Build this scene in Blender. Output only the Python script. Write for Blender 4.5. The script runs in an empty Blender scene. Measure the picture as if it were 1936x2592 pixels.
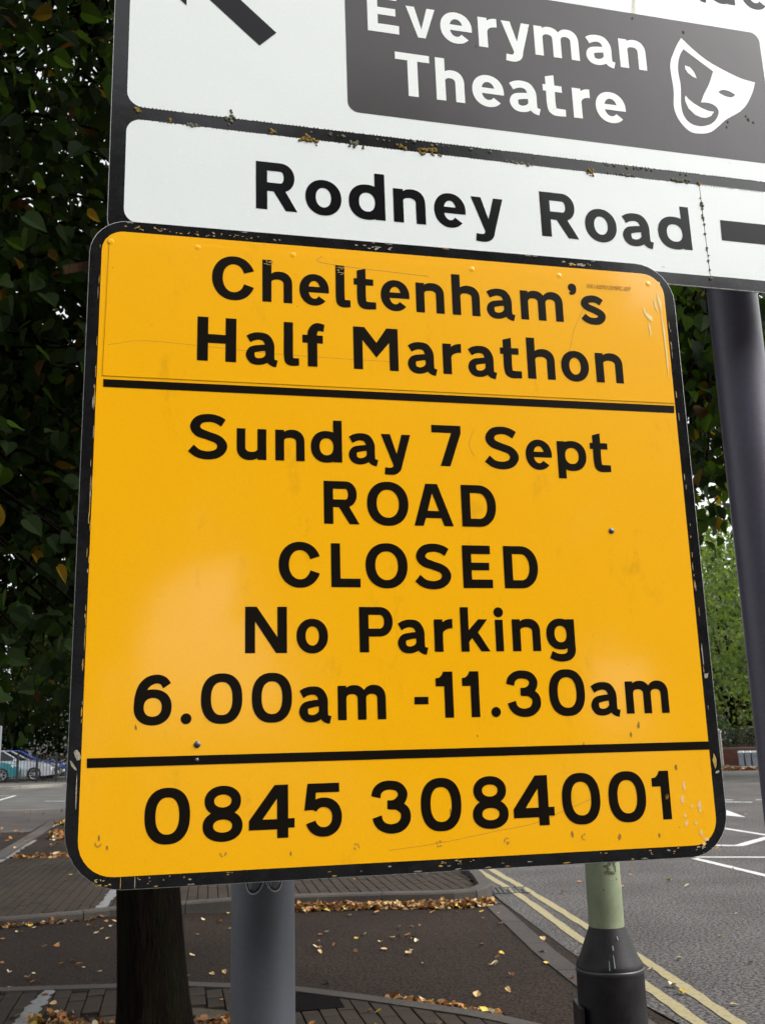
import bpy, math, random
import numpy as np
from mathutils import Vector, Matrix, Euler
from mathutils.geometry import tessellate_polygon

random.seed(7); rng = np.random.default_rng(11)
scene = bpy.context.scene
col = scene.collection

# ------------------------------------------------------------------ camera
PITCH, ROLL, EYE = 0.2280, -0.0278, 1.5
cam_d = bpy.data.cameras.new('camera'); cam = bpy.data.objects.new('camera', cam_d); col.objects.link(cam)
cam_d.sensor_fit = 'VERTICAL'; cam_d.sensor_height = 24.0; cam_d.lens = 24.0 * 2505.5 / 2592.0
cam_d.clip_start = 0.05; cam_d.clip_end = 3000
cam.matrix_world = Matrix.Translation((0, 0, EYE)) @ Matrix.Rotation(math.pi / 2 + PITCH, 4, 'X') @ Matrix.Rotation(ROLL, 4, 'Z')
cam_d.dof.use_dof = True; cam_d.dof.focus_distance = 1.66; cam_d.dof.aperture_fstop = 12
scene.camera = cam

# ------------------------------------------------------------------ sky, sun, exposure
SUN_EL, SUN_AZ = math.radians(48), math.radians(103)      # compass from +Y, clockwise: to the right, a little behind the camera
world = bpy.data.worlds.new('World'); scene.world = world; world.use_nodes = True
wn = world.node_tree; wn.nodes.clear()
sky = wn.nodes.new('ShaderNodeTexSky'); sky.sky_type = 'NISHITA'; sky.sun_disc = False
sky.sun_elevation = SUN_EL; sky.sun_rotation = SUN_AZ; sky.air_density = 1.0; sky.dust_density = 4.0
hs = wn.nodes.new('ShaderNodeHueSaturation'); hs.inputs['Saturation'].default_value = 0.15
bg = wn.nodes.new('ShaderNodeBackground'); bg.inputs['Strength'].default_value = 0.15
wo = wn.nodes.new('ShaderNodeOutputWorld')
wn.links.new(sky.outputs[0], hs.inputs['Color']); wn.links.new(hs.outputs[0], bg.inputs[0]); wn.links.new(bg.outputs[0], wo.inputs[0])
sun_d = bpy.data.lights.new('sun', 'SUN'); sun_d.energy = 0.5; sun_d.angle = math.radians(30); sun_d.color = (1, .96, .9)
sun = bpy.data.objects.new('sun', sun_d); col.objects.link(sun)
sd = Vector((math.sin(SUN_AZ) * math.cos(SUN_EL), math.cos(SUN_AZ) * math.cos(SUN_EL), math.sin(SUN_EL)))
sun.rotation_euler = sd.to_track_quat('Z', 'Y').to_euler()
vs = scene.view_settings; vs.view_transform = 'Standard'; vs.look = 'None'; vs.gamma = 1; vs.use_curve_mapping = False
vs.exposure = 1.42

# ------------------------------------------------------------------ materials
MATS = {}
def mat(name, color, rough=.6, metal=0., spec=.5, var=0., vscale=20., bump=0., bscale=200., coat=0., trans=None, color2=None,
        detail=4., stretch=None, c3=None, c3scale=3., c3amt=.5):
    if name in MATS: return MATS[name]
    m = bpy.data.materials.new(name); m.use_nodes = True; nt = m.node_tree; N = nt.nodes; L = nt.links
    b = N['Principled BSDF']; out = N['Material Output']
    b.inputs['Roughness'].default_value = rough; b.inputs['Metallic'].default_value = metal
    b.inputs['Specular IOR Level'].default_value = spec; b.inputs['Coat Weight'].default_value = coat
    b.inputs['Base Color'].default_value = (*color, 1)
    tc = N.new('ShaderNodeTexCoord'); mp = N.new('ShaderNodeMapping'); L.new(tc.outputs['Object'], mp.inputs[0])
    if stretch: mp.inputs['Scale'].default_value = stretch
    src = None
    if var > 0 or color2:
        n = N.new('ShaderNodeTexNoise'); n.inputs['Scale'].default_value = vscale; n.inputs['Detail'].default_value = detail
        n.inputs['Roughness'].default_value = .7
        L.new(mp.outputs[0], n.inputs[0])
        r = N.new('ShaderNodeValToRGB'); L.new(n.outputs[0], r.inputs[0])
        c2 = color2 or tuple(min(1, c * (1 + var)) for c in color)
        c1 = color if color2 else tuple(c * (1 - var) for c in color)
        r.color_ramp.elements[0].position = .35; r.color_ramp.elements[1].position = .65
        r.color_ramp.elements[0].color = (*c1, 1); r.color_ramp.elements[1].color = (*c2, 1)
        src = r.outputs[0]
    if c3:
        n = N.new('ShaderNodeTexNoise'); n.inputs['Scale'].default_value = c3scale; n.inputs['Detail'].default_value = 6
        L.new(mp.outputs[0], n.inputs[0])
        rr = N.new('ShaderNodeMapRange'); rr.inputs[1].default_value = .48; rr.inputs[2].default_value = .72; rr.inputs[4].default_value = c3amt
        L.new(n.outputs[0], rr.inputs[0])
        mx = N.new('ShaderNodeMix'); mx.data_type = 'RGBA'; L.new(rr.outputs[0], mx.inputs[0])
        if src: L.new(src, mx.inputs[6])
        else: mx.inputs[6].default_value = (*color, 1)
        mx.inputs[7].default_value = (*c3, 1); src = mx.outputs[2]
    if src: L.new(src, b.inputs['Base Color'])
    if bump > 0:
        n = N.new('ShaderNodeTexNoise'); n.inputs['Scale'].default_value = bscale; n.inputs['Detail'].default_value = 3
        L.new(mp.outputs[0], n.inputs[0])
        bp = N.new('ShaderNodeBump'); bp.inputs['Strength'].default_value = min(1, bump); bp.inputs['Distance'].default_value = .004 * max(1, bump)
        L.new(n.outputs[0], bp.inputs['Height']); L.new(bp.outputs[0], b.inputs['Normal'])
    if trans:
        t = N.new('ShaderNodeBsdfTranslucent'); t.inputs[0].default_value = (*trans, 1)
        ms = N.new('ShaderNodeMixShader'); ms.inputs[0].default_value = .45
        L.new(b.outputs[0], ms.inputs[1]); L.new(t.outputs[0], ms.inputs[2]); L.new(ms.outputs[0], out.inputs[0])
    MATS[name] = m; return m

# ------------------------------------------------------------------ mesh helpers
class MB:
    def __init__(s): s.v = []; s.f = []; s.m = []
    def add(s, vs, fs, mi=0):
        o = len(s.v); s.v += [tuple(p) for p in vs]; s.f += [tuple(i + o for i in f) for f in fs]; s.m += [mi] * len(fs); return s
    def box(s, c, d, rot=None, mi=0, top=1.):
        x, y, z = d[0] / 2, d[1] / 2, d[2] / 2
        P = [(-x, -y, -z), (x, -y, -z), (x, y, -z), (-x, y, -z), (-x * top, -y * top, z), (x * top, -y * top, z), (x * top, y * top, z), (-x * top, y * top, z)]
        if rot is not None:
            R = Euler(rot).to_matrix() if not isinstance(rot, Matrix) else rot
            P = [R @ Vector(p) for p in P]
        return s.add([(p[0] + c[0], p[1] + c[1], p[2] + c[2]) for p in P], [(0, 3, 2, 1), (4, 5, 6, 7), (0, 1, 5, 4), (1, 2, 6, 5), (2, 3, 7, 6), (3, 0, 4, 7)], mi)
    def tube(s, pts, rad, n=10, mi=0, cap=True):
        pts = [Vector(p) for p in pts]; rings = []; o = len(s.v)
        if not hasattr(rad, '__len__'): rad = [rad] * len(pts)
        up = Vector((0.123, .31, 1)).normalized()
        for i, p in enumerate(pts):
            d = (pts[min(i + 1, len(pts) - 1)] - pts[max(i - 1, 0)]).normalized()
            a = d.cross(up if abs(d.dot(up)) < .95 else Vector((1, 0, 0))).normalized(); b = d.cross(a)
            for k in range(n):
                t = 2 * math.pi * k / n; s.v.append(tuple(p + (a * math.cos(t) + b * math.sin(t)) * rad[i]))
        for i in range(len(pts) - 1):
            for k in range(n):
                s.f.append((o + i * n + k, o + i * n + (k + 1) % n, o + (i + 1) * n + (k + 1) % n, o + (i + 1) * n + k)); s.m.append(mi)
        if cap:
            s.f.append(tuple(o + k for k in range(n))[::-1]); s.m.append(mi)
            s.f.append(tuple(o + (len(pts) - 1) * n + k for k in range(n))); s.m.append(mi)
        return s
    def lathe(s, prof, n=32, mi=0, c=(0, 0), cap=True):
        o = len(s.v)
        for r, z in prof:
            for k in range(n):
                t = 2 * math.pi * k / n; s.v.append((c[0] + r * math.cos(t), c[1] + r * math.sin(t), z))
        for i in range(len(prof) - 1):
            for k in range(n):
                s.f.append((o + i * n + k, o + i * n + (k + 1) % n, o + (i + 1) * n + (k + 1) % n, o + (i + 1) * n + k)); s.m.append(mi)
        if cap: s.f.append(tuple(o + (len(prof) - 1) * n + k for k in range(n))); s.m.append(mi)
        return s
    def prism(s, outline, y0, y1, mi=0):
        """2D outline (x,z), extruded in y"""
        n = len(outline); o = len(s.v)
        s.v += [(x, y0, z) for x, z in outline] + [(x, y1, z) for x, z in outline]
        s.f.append(tuple(range(o, o + n))); s.f.append(tuple(range(o + 2 * n - 1, o + n - 1, -1))); s.m += [mi, mi]
        for i in range(n):
            j = (i + 1) % n; s.f.append((o + i, o + n + i, o + n + j, o + j)); s.m.append(mi)
        return s
    def sheet(s, outline, y, mi=0, holes=()):
        loops = [[Vector((x, z, 0)) for x, z in outline]] + [[Vector((x, z, 0)) for x, z in h] for h in holes]
        flat = [p for l in loops for p in l]
        tr = tessellate_polygon(loops); F = []
        for a, b, c in tr:
            A, B, Cc = flat[a], flat[b], flat[c]
            cr = (B - A).cross(Cc - A).z
            if abs(cr) < 1e-12: continue
            F.append((a, b, c) if cr > 0 else (a, c, b))
        return s.add([(p.x, y, p.y) for p in flat], F, mi)
    def build(s, name, mats, parent=None, smooth=False):
        me = bpy.data.meshes.new(name); me.from_pydata(s.v, [], s.f); me.update()
        mats = mats if isinstance(mats, (list, tuple)) else [mats]
        for m in mats: me.materials.append(m)
        if len(mats) > 1: me.polygons.foreach_set('material_index', s.m)
        if smooth: me.shade_smooth()
        return link(name, me, parent)
def link(name, me, parent=None):
    o = bpy.data.objects.new(name, me); col.objects.link(o)
    if parent is not None: o.parent = parent
    return o
def tag(o, label=None, cat=None, group=None, kind=None):
    if label: o['label'] = label
    if cat: o['category'] = cat
    if group: o['group'] = group
    if kind: o['kind'] = kind
    return o
def empty(name, loc=(0, 0, 0), rz=0., matrix=None):
    o = bpy.data.objects.new(name, None); col.objects.link(o); o.empty_display_size = .1
    if matrix is not None: o.matrix_world = matrix
    else: o.location = loc; o.rotation_euler = (0, 0, rz)
    return o
def frame(o, u, n, v): # columns u, -n, v
    M = Matrix(((u[0], -n[0], v[0], o[0]), (u[1], -n[1], v[1], o[1]), (u[2], -n[2], v[2], o[2]), (0, 0, 0, 1))); return M
def plane(o, yaw, lean=0., spin=0.):
    u = np.array([math.cos(yaw), math.sin(yaw), 0]); n = np.array([math.sin(yaw), -math.cos(yaw), 0]); z = np.array([0, 0, 1.])
    v = z * math.cos(lean) + n * math.sin(lean); n2 = n * math.cos(lean) - z * math.sin(lean)
    uu = u * math.cos(spin) + v * math.sin(spin); vv = v * math.cos(spin) - u * math.sin(spin)
    return frame(o, uu, n2, vv)
def smooth_by_angle(o, deg=35):
    o.data.shade_smooth()
    me = o.data
    try: me.set_sharp_from_angle(angle=math.radians(deg))
    except Exception: pass

# ------------------------------------------------------------------ lettering engine (cap height = 1)
def cr_spline(P, k=7):
    P = [np.array(p, float) for p in P]; Q = [2 * P[0] - P[1]] + P + [2 * P[-1] - P[-2]]; out = []
    for i in range(1, len(Q) - 2):
        a, b, c, d = Q[i - 1:i + 3]
        for t in np.linspace(0, 1, k, endpoint=False):
            out.append(.5 * ((2 * b) + (-a + c) * t + (2 * a - 5 * b + 4 * c - d) * t * t + (-a + 3 * b - 3 * c + d) * t ** 3))
    out.append(Q[-2]); return out
XH = .725; ST = .2; HS = .18
def strip(A, B): return ('strip', A, B)
def se(cx, cy, rx, ry, a, n=2.15):
    c, s = math.cos(a), math.sin(a)
    return (cx + rx * math.copysign(abs(c) ** (2 / n), c), cy + ry * math.copysign(abs(s) ** (2 / n), s))
def ring(cx, cy, rx, ry, tx=.205, ty=HS, a0=0, a1=360, n=2.2, n2=None):
    A = []; B = []; K = max(8, int(abs(a1 - a0) / 7)); n2 = n2 or n
    for i in range(K + 1):
        a = math.radians(a0 + (a1 - a0) * i / K)
        A.append(se(cx, cy, rx, ry, a, n)); B.append(se(cx, cy, rx - tx, ry - ty, a, n2))
    return strip(A, B)
def stroke(P, w, k=7):
    C = cr_spline(P, k); A = []; B = []
    ws = w if hasattr(w, '__len__') else [w] * len(P)
    for i, p in enumerate(C):
        d = C[min(i + 1, len(C) - 1)] - C[max(i - 1, 0)]; d = d / (np.linalg.norm(d) + 1e-9); nn = np.array([-d[1], d[0]])
        f = i / k; j = min(int(f), len(ws) - 2); t = f - j; ww = ws[j] * (1 - t) + ws[j + 1] * t
        A.append(tuple(p + nn * ww / 2)); B.append(tuple(p - nn * ww / 2))
    return strip(A, B)
def poly(P, *holes): return ('poly', P, holes)
def rect(x0, y0, x1, y1): return poly([(x0, y0), (x1, y0), (x1, y1), (x0, y1)])
def disc(cx, cy, r): return poly([(cx + r * math.cos(t * math.pi / 12), cy + r * math.sin(t * math.pi / 12)) for t in range(24)])
def bowl(x0, xr, yt, yb, tt, tr, rx=None):
    cy = (yt + yb) / 2; ry = (yt - yb) / 2; rx = rx or min(ry, xr - x0); A = [(x0, yt)]; B = [(x0, yt - tt)]
    for i in range(19):
        a = math.radians(90 - 10 * i)
        A.append(se(xr - rx, cy, rx, ry, a, 2.1)); B.append(se(xr - rx, cy, rx - tr, ry - tt, a, 2.1))
    A.append((x0, yb)); B.append((x0, yb + tt)); return strip(A, B)
def arch(x0, x1, base=0., s=None, flip=False):
    s = s or ST * .96; yc = .45; A = []; B = []; xo = x0 + s * .5; cxo = (xo + x1) / 2; cxi = (x0 + x1) / 2
    for i in range(19):
        a = math.radians(180 - 10 * i)
        A.append(se(cxo, yc, x1 - cxo, XH + .012 - yc, a, 2.2)); B.append(se(cxi, yc, (x1 - x0 - 2 * s) / 2, XH - HS - yc, a, 2.2))
    A.append((x1, 0)); B.append((x1 - s, 0)); return strip(A, B)
def rot180(prims, W, H):
    out = []
    for p in prims:
        g = lambda q: (W - q[0], H - q[1])
        if p[0] == 'strip': out.append(strip([g(q) for q in p[1]], [g(q) for q in p[2]]))
        else: out.append(poly([g(q) for q in p[1]], *[[g(q) for q in h] for h in p[2]]))
    return out
def fx(P, W): return [(x * W, y) for x, y in P]
def glyph(c, W):
    s = ST; xc = XH / 2; F = lambda P: fx(P, W)
    if c == 'C': return [ring(W * .5, .5, W * .51, .52, .23, .19, 21, 339, 2.1)]
    if c == 'O': return [ring(W / 2, .5, W / 2, .52, .225, .19, n=2.15)]
    if c == '0': return [ring(W / 2, .5, W / 2, .52, .205, .18, n=2.35)]
    if c == 'o': return [ring(W / 2, xc, W / 2, xc + .015, .2, .17, n=2.1)]
    if c == 'h': return [rect(0, 0, s, 1), arch(0, W)]
    if c == 'n': return [rect(0, 0, s, XH), arch(0, W)]
    if c == 'u': return rot180(glyph('n', W), W, XH - .003)
    if c == 'm':
        ss = .19; m1 = (W + ss) / 2; return [rect(0, 0, ss, XH), arch(0, m1, s=ss), arch(m1 - ss, W, s=ss)]
    if c == 'r':
        A = []; B = []
        for i in range(10):
            a = math.radians(180 - 10 * i)
            A.append(se(W, .44, W - s * .55, XH + .01 - .44, a, 2.2)); B.append(se(W, .38, W - s, XH - .2 - .38, a, 2.2))
        return [rect(0, 0, s, XH), strip(A, B)]
    if c == 'e':
        return [ring(W / 2, xc, W / 2, xc + .015, .2, .165, -9, 318, 2.1), rect(s * .7, .30, W * .985, .435)]
    if c == 'a':
        return [stroke(F([(.075, .555), (.22, .61), (.42, .635), (.62, .595), (.735, .45), (.745, .25), (.75, .12)]), [.17, .175, .17, .19, .2, .195, .19]),
                stroke(F([(.74, .30), (.755, .12), (.83, .04), (.965, .012)]), [.19, .19, .165, .16]),
                stroke(F([(.66, .375), (.42, .355), (.20, .31), (.135, .195), (.21, .08), (.40, .045), (.60, .09), (.74, .2)]), [.14, .145, .16, .19, .17, .15, .15, .15])]
    if c == 'd': return [ring(W * .5, xc, W * .5, xc + .015, .2, .175, n=2.2), rect(W - s, 0, W, 1)]
    if c == 'p': return [ring(W * .5, xc, W * .5, xc + .015, .2, .175, n=2.2), rect(0, -.205, s, XH)]
    if c == 'g':
        return [ring(W * .5, .385, W * .5, .355, .2, .165, n=2.2), rect(W - s, .05, W, XH),
                stroke([(W - s / 2, .12), (W - s / 2, .0), (W - s * .75, -.10), (W * .62, -.15), (W * .38, -.15), (W * .13, -.085)], [s, s, s * .95, .17, .17, .175])]
    if c == 'l': return [stroke([(s / 2, 1), (s / 2, .7), (s / 2, .2), (s * .72, .09), (W * .97, .085)], [s, s, s, .19, .165])]
    if c == 't':
        x = W * .34; return [stroke([(x, .9), (x, .6), (x, .22), (x + .06, .085), (W * .97, .075)], [s, s, s, .19, .165], 7),
                poly([(x - s / 2, .88), (x + s / 2, .88), (x + s / 2, .965), (x - s / 2, .91)]), rect(0, XH - .165, W * .87, XH - .01)]
    if c == 'f':
        x = W * .445; return [stroke([(x, 0), (x, .5), (x + .005, .8), (x + .1, .925), (W * .97, .91)], [s * 1.05, s * 1.05, s * 1.05, .19, .165]), rect(0, XH - .18, W * .91, XH + .005)]
    if c == 'y':
        return [poly(F([(0, XH), (.31, XH), (.58, .12), (.40, -.02)])), poly(F([(.705, XH), (1, XH), (.655, -.13), (.42, -.01)])),
                stroke(F([(.56, .03), (.52, -.09), (.42, -.155), (.28, -.17), (.11, -.16)]), [.2, .2, .18, .165, .165])]
    if c == 'v': return [poly(F([(0, XH), (.29, XH), (.51, .2), (.72, XH), (1, XH), (.645, 0), (.385, 0)]))]
    if c == 'k':
        return [rect(0, 0, s * .95, 1), poly([(s * .9, .47), (W * .62, XH), (W * .94, XH), (W * .60, .43), (W, 0), (W * .69, 0), (W * .385, .30), (s * .9, .2)])]
    if c == 'i': return [rect(W / 2 - s * .47, 0, W / 2 + s * .47, XH - .01), disc(W / 2, .885, W / 2)]
    if c == 's':
        return [stroke(F([(.85, .555), (.68, .62), (.48, .64), (.24, .595), (.165, .50), (.28, .42), (.55, .355), (.80, .27), (.835, .18), (.70, .09), (.46, .07), (.24, .105), (.08, .185)]),
                       [.17, .175, .175, .18, .19, .175, .175, .175, .19, .18, .17, .17, .17], 5)]
    if c == 'S':
        return [stroke(F([(.89, .825), (.74, .90), (.54, .935), (.30, .89), (.19, .74), (.27, .60), (.50, .52), (.76, .43), (.865, .28), (.76, .12), (.52, .06), (.27, .10), (.09, .22)]),
                       [.195, .19, .185, .2, .225, .21, .19, .2, .225, .2, .19, .19, .2], 5)]
    if c == 'R':
        return [rect(0, 0, .213, 1), bowl(.1, W * .94, 1, .39, .18, .205, .27), poly(F([(.42, .40), (.70, .43), (1, 0), (.72, 0)]))]
    if c == 'P': return [rect(0, 0, .21, 1), bowl(.1, W, 1, .345, .175, .2, .3)]
    if c == 'D': return [rect(0, .1, .215, .9), bowl(0, W, 1, 0, .19, .215, .42)]
    if c == 'A': return [poly(F([(0, 0), (.31, 1), (.61, 1), (1, 0), (.762, 0), (.69, .185), (.297, .185), (.234, 0)]), F([(.472, .78), (.345, .355), (.637, .355)]))]
    if c == 'E': return [rect(0, 0, .215, 1), rect(.1, .8, W * .95, 1), rect(.1, .42, W * .9, .595), rect(.1, 0, W, .2)]
    if c == 'H': return [rect(0, 0, .23, 1), rect(W - .23, 0, W, 1), rect(.1, .41, W - .1, .61)]
    if c == 'L': return [rect(0, 0, .21, 1), rect(.1, 0, W, .195)]
    if c == 'T': return [rect(W / 2 - .105, 0, W / 2 + .105, .9), rect(0, .83, W, 1)]
    if c == 'N': return [poly(F([(0, 0), (0, 1), (.275, 1), (.77, .34), (.77, 1), (1, 1), (1, 0), (.735, 0), (.236, .68), (.236, 0)]))]
    if c == 'M': return [poly(F([(0, 0), (0, 1), (.25, 1), (.515, .64), (.745, 1), (1, 1), (1, 0), (.80, 0), (.80, .655), (.508, .29), (.205, .69), (.205, 0)]))]
    if c == '7': return [poly(F([(0, 1), (1, 1), (1, .815), (.60, 0), (.27, 0), (.67, .815), (0, .815)]))]
    if c == '1': return [poly(F([(0, .855), (.20, .865), (.36, .92), (.46, 1), (1, 1), (1, 0), (.49, 0), (.49, .68), (0, .68)]))]
    if c == '4': return [poly(F([(.56, 1), (.86, 1), (.86, .36), (1, .36), (1, .185), (.86, .185), (.86, 0), (.615, 0), (.615, .165), (0, .165), (0, .34)]), F([(.615, .74), (.295, .355), (.615, .355)]))]
    if c == '5': return [poly(F([(.09, 1), (.94, 1), (.94, .825), (.31, .825), (.285, .50), (0, .49)])), ring(W * .513, .355, W * .487, .37, .195, .18, -163, 148, 2.15)]
    if c == '3':
        return [stroke(F([(.125, .69), (.17, .81), (.31, .895), (.51, .915), (.72, .87), (.825, .74), (.76, .61), (.60, .535), (.42, .535)]), [.19, .19, .18, .175, .185, .2, .2, .19, .17], 6),
                stroke(F([(.55, .53), (.72, .50), (.87, .40), (.88, .24), (.74, .11), (.51, .07), (.31, .11), (.19, .2), (.145, .31)]), [.15, .18, .2, .21, .195, .18, .18, .19, .2], 6)]
    if c == '6': return [ring(W / 2, .345, W / 2, .365, .2, .175, n=2.2), stroke(F([(.135, .35), (.15, .55), (.24, .76), (.40, .88), (.60, .92), (.77, .88), (.87, .78)]), [.2, .2, .2, .195, .18, .18, .19])]
    if c == '8': return [ring(W / 2, .735, W * .46, .285, .185, .165, n=2.1), ring(W / 2, .27, W / 2, .29, .2, .17, n=2.15)]
    if c == '-': return [rect(0, .30, W, .46)]
    if c == '.': return [disc(W / 2, W / 2 - .01, W / 2)]
    if c == "'": return [disc(W * .5, .89, .105), poly([(W * .98, .88), (W * .95, .80), (W * .75, .73), (W * .25, .70), (W * .1, .76), (W * .42, .80)])]
    return []
def lettering(name, items, base, cap, parent, m, y0, slope=0., x_ref=0.):
    words = [[items[0]]]
    for it in items[1:]:
        if it[1] - words[-1][-1][2] > cap * .34: words.append([])
        words[-1].append(it)
    for w in words: lettering_word(name, w, base, cap, parent, m, y0, slope, x_ref)
def lettering_word(name, items, base, cap, parent, m, y0, slope=0., x_ref=0.):
    mb = MB(); k = 0
    for c, x0, x1 in items:
        W = (x1 - x0) / cap; by = base + slope * (x0 - x_ref)
        for pr in glyph(c, W):
            y = y0 - k * 2.5e-5; k = (k + 1) % 8
            T = lambda q: (x0 + q[0] * cap, by + q[1] * cap)
            if pr[0] == 'strip':
                A = [T(q) for q in pr[1]]; B = [T(q) for q in pr[2]]; n = len(A)
                vs_ = [(x, y, z) for x, z in A] + [(x, y, z) for x, z in B]; fs = []
                for i in range(n - 1):
                    q = (i, i + 1, n + i + 1, n + i)
                    a, b, d = (vs_[q[0]], vs_[q[1]], vs_[q[3]])
                    cr = (b[0] - a[0]) * (d[2] - a[2]) - (b[2] - a[2]) * (d[0] - a[0])
                    fs.append(q if cr > 0 else q[::-1])
                mb.add(vs_, fs)
            else:
                mb.sheet([T(q) for q in pr[1]], y, holes=[[T(q) for q in h] for h in pr[2]])
    return mb.build(name, m, parent)
def rrect(x0, z0, x1, z1, r, n=8, rs=None):
    rs = rs or (r, r, r, r); P = []
    for (cx, cz, a, rr) in ((x1 - rs[0], z1 - rs[0], 0, rs[0]), (x0 + rs[1], z1 - rs[1], 90, rs[1]), (x0 + rs[2], z0 + rs[2], 180, rs[2]), (x1 - rs[3], z0 + rs[3], 270, rs[3])):
        for i in range(n + 1):
            t = math.radians(a + 90 * i / n); P.append((cx + rr * math.cos(t), cz + rr * math.sin(t)))
    return P

# ================================================================== the yellow event sign
def sheet_mat(name, color, rough, coat, cell, cellamt, grime, grimecol, glit=0., bump=.15, bscale=9.):
    m = bpy.data.materials.new(name); m.use_nodes = True; N = m.node_tree.nodes; L = m.node_tree.links
    b = N['Principled BSDF']; b.inputs['Roughness'].default_value = rough; b.inputs['Coat Weight'].default_value = coat; b.inputs['Coat Roughness'].default_value = .08; b.inputs['Coat IOR'].default_value = 1.5; b.inputs['Specular IOR Level'].default_value = .32
    tc = N.new('ShaderNodeTexCoord')
    base = N.new('ShaderNodeMix'); base.data_type = 'RGBA'; base.inputs[6].default_value = (*color, 1); base.inputs[7].default_value = (*[c * .72 for c in color], 1)
    if cell > 0:
        v = N.new('ShaderNodeTexVoronoi'); v.feature = 'DISTANCE_TO_EDGE'; v.inputs['Scale'].default_value = cell; v.inputs['Randomness'].default_value = .25
        L.new(tc.outputs['Object'], v.inputs[0])
        r = N.new('ShaderNodeMapRange'); r.inputs[1].default_value = .02; r.inputs[2].default_value = .12; r.inputs[3].default_value = 0; r.inputs[4].default_value = cellamt
        L.new(v.outputs['Distance'], r.inputs[0]); L.new(r.outputs[0], base.inputs[0])
    else:
        n = N.new('ShaderNodeTexNoise'); n.inputs['Scale'].default_value = 700; n.inputs['Detail'].default_value = 1; L.new(tc.outputs['Object'], n.inputs[0])
        r = N.new('ShaderNodeMapRange'); r.inputs[1].default_value = .35; r.inputs[2].default_value = .65; r.inputs[4].default_value = glit
        L.new(n.outputs[0], r.inputs[0]); L.new(r.outputs[0], base.inputs[0])
    # grime: speckle and streaks
    g1 = N.new('ShaderNodeTexNoise'); g1.inputs['Scale'].default_value = 14; g1.inputs['Detail'].default_value = 8; g1.inputs['Roughness'].default_value = .75
    mp = N.new('ShaderNodeMapping'); mp.inputs['Scale'].default_value = (1, 1, .45); L.new(tc.outputs['Object'], mp.inputs[0]); L.new(mp.outputs[0], g1.inputs[0])
    r2 = N.new('ShaderNodeMapRange'); r2.inputs[1].default_value = .58; r2.inputs[2].default_value = .80; r2.inputs[4].default_value = grime; L.new(g1.outputs[0], r2.inputs[0])
    mx = N.new('ShaderNodeMix'); mx.data_type = 'RGBA'; L.new(r2.outputs[0], mx.inputs[0]); L.new(base.outputs[2], mx.inputs[6]); mx.inputs[7].default_value = (*grimecol, 1)
    # small dark specks
    v2 = N.new('ShaderNodeTexVoronoi'); v2.inputs['Scale'].default_value = 38; L.new(tc.outputs['Object'], v2.inputs[0])
    r3 = N.new('ShaderNodeMapRange'); r3.inputs[1].default_value = .05; r3.inputs[2].default_value = .035; L.new(v2.outputs['Distance'], r3.inputs[0])
    g3 = N.new('ShaderNodeTexNoise'); g3.inputs['Scale'].default_value = 9; L.new(tc.outputs['Object'], g3.inputs[0])
    r4 = N.new('ShaderNodeMapRange'); r4.inputs[1].default_value = .55; r4.inputs[2].default_value = .62; r4.inputs[4].default_value = .55; L.new(g3.outputs[0], r4.inputs[0])
    mu = N.new('ShaderNodeMath'); mu.operation = 'MULTIPLY'; L.new(r3.outputs[0], mu.inputs[0]); L.new(r4.outputs[0], mu.inputs[1])
    mx2 = N.new('ShaderNodeMix'); mx2.data_type = 'RGBA'; L.new(mu.outputs[0], mx2.inputs[0]); L.new(mx.outputs[2], mx2.inputs[6]); mx2.inputs[7].default_value = (*[c * .5 for c in grimecol], 1)
    L.new(mx2.outputs[2], b.inputs['Base Color'])
    # gentle waviness of the sheet plus orange peel
    n1 = N.new('ShaderNodeTexNoise'); n1.inputs['Scale'].default_value = bscale; n1.inputs['Detail'].default_value = 1; L.new(tc.outputs['Object'], n1.inputs[0])
    n2 = N.new('ShaderNodeTexNoise'); n2.inputs['Scale'].default_value = 350; n2.inputs['Detail'].default_value = 2; L.new(tc.outputs['Object'], n2.inputs[0])
    b1 = N.new('ShaderNodeBump'); b1.inputs['Strength'].default_value = bump; b1.inputs['Distance'].default_value = .01; L.new(n1.outputs[0], b1.inputs['Height'])
    b2 = N.new('ShaderNodeBump'); b2.inputs['Strength'].default_value = .12; b2.inputs['Distance'].default_value = .0006; L.new(n2.outputs[0], b2.inputs['Height']); L.new(b1.outputs[0], b2.inputs['Normal'])
    L.new(b2.outputs[0], b.inputs['Normal']); MATS[name] = m
    return m
M_yellow = sheet_mat('yellow_sheet', (.95, .455, .0), .30, 1.0, 0, 0, .45, (.42, .19, .01), glit=.22, bump=.10, bscale=5)
M_white = sheet_mat('white_sheet', (.74, .78, .76), .35, .2, 230, .20, .12, (.5, .5, .42), bump=.06)
M_panelgrey = sheet_mat('dark_panel_film', (.060, .056, .056), .16, .0, 0, 0, .25, (.02, .02, .02), glit=.3, bump=.04)
M_black = mat('black_border_film', (.010, .010, .011), rough=.14, spec=.36, coat=0., var=.3, vscale=30, bump=.05, bscale=25)
M_letter = mat('black_letter_film', (.006, .004, .002), rough=.30, spec=.16)
M_letter_big = mat('black_letter_film_glossy', (.007, .007, .008), rough=.15, spec=.17)
M_wletter = mat('white_letter_film', (.74, .77, .74), rough=.35, var=.05, vscale=400)
M_alu = mat('aluminium_edge', (.55, .55, .54), rough=.45, metal=.6, var=.2, vscale=80)
M_chip_y = mat('chipped_yellow', (.42, .25, .04), rough=.7, var=.3, vscale=400)
M_chip_w = mat('chipped_primer', (.30, .27, .21), rough=.7, var=.3, vscale=400)
M_peach = mat('worn_peach', (.78, .50, .20), rough=.5, var=.1, vscale=300)
M_crease_glint = mat('crease_highlight', (.85, .66, .28), rough=.3)
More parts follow.
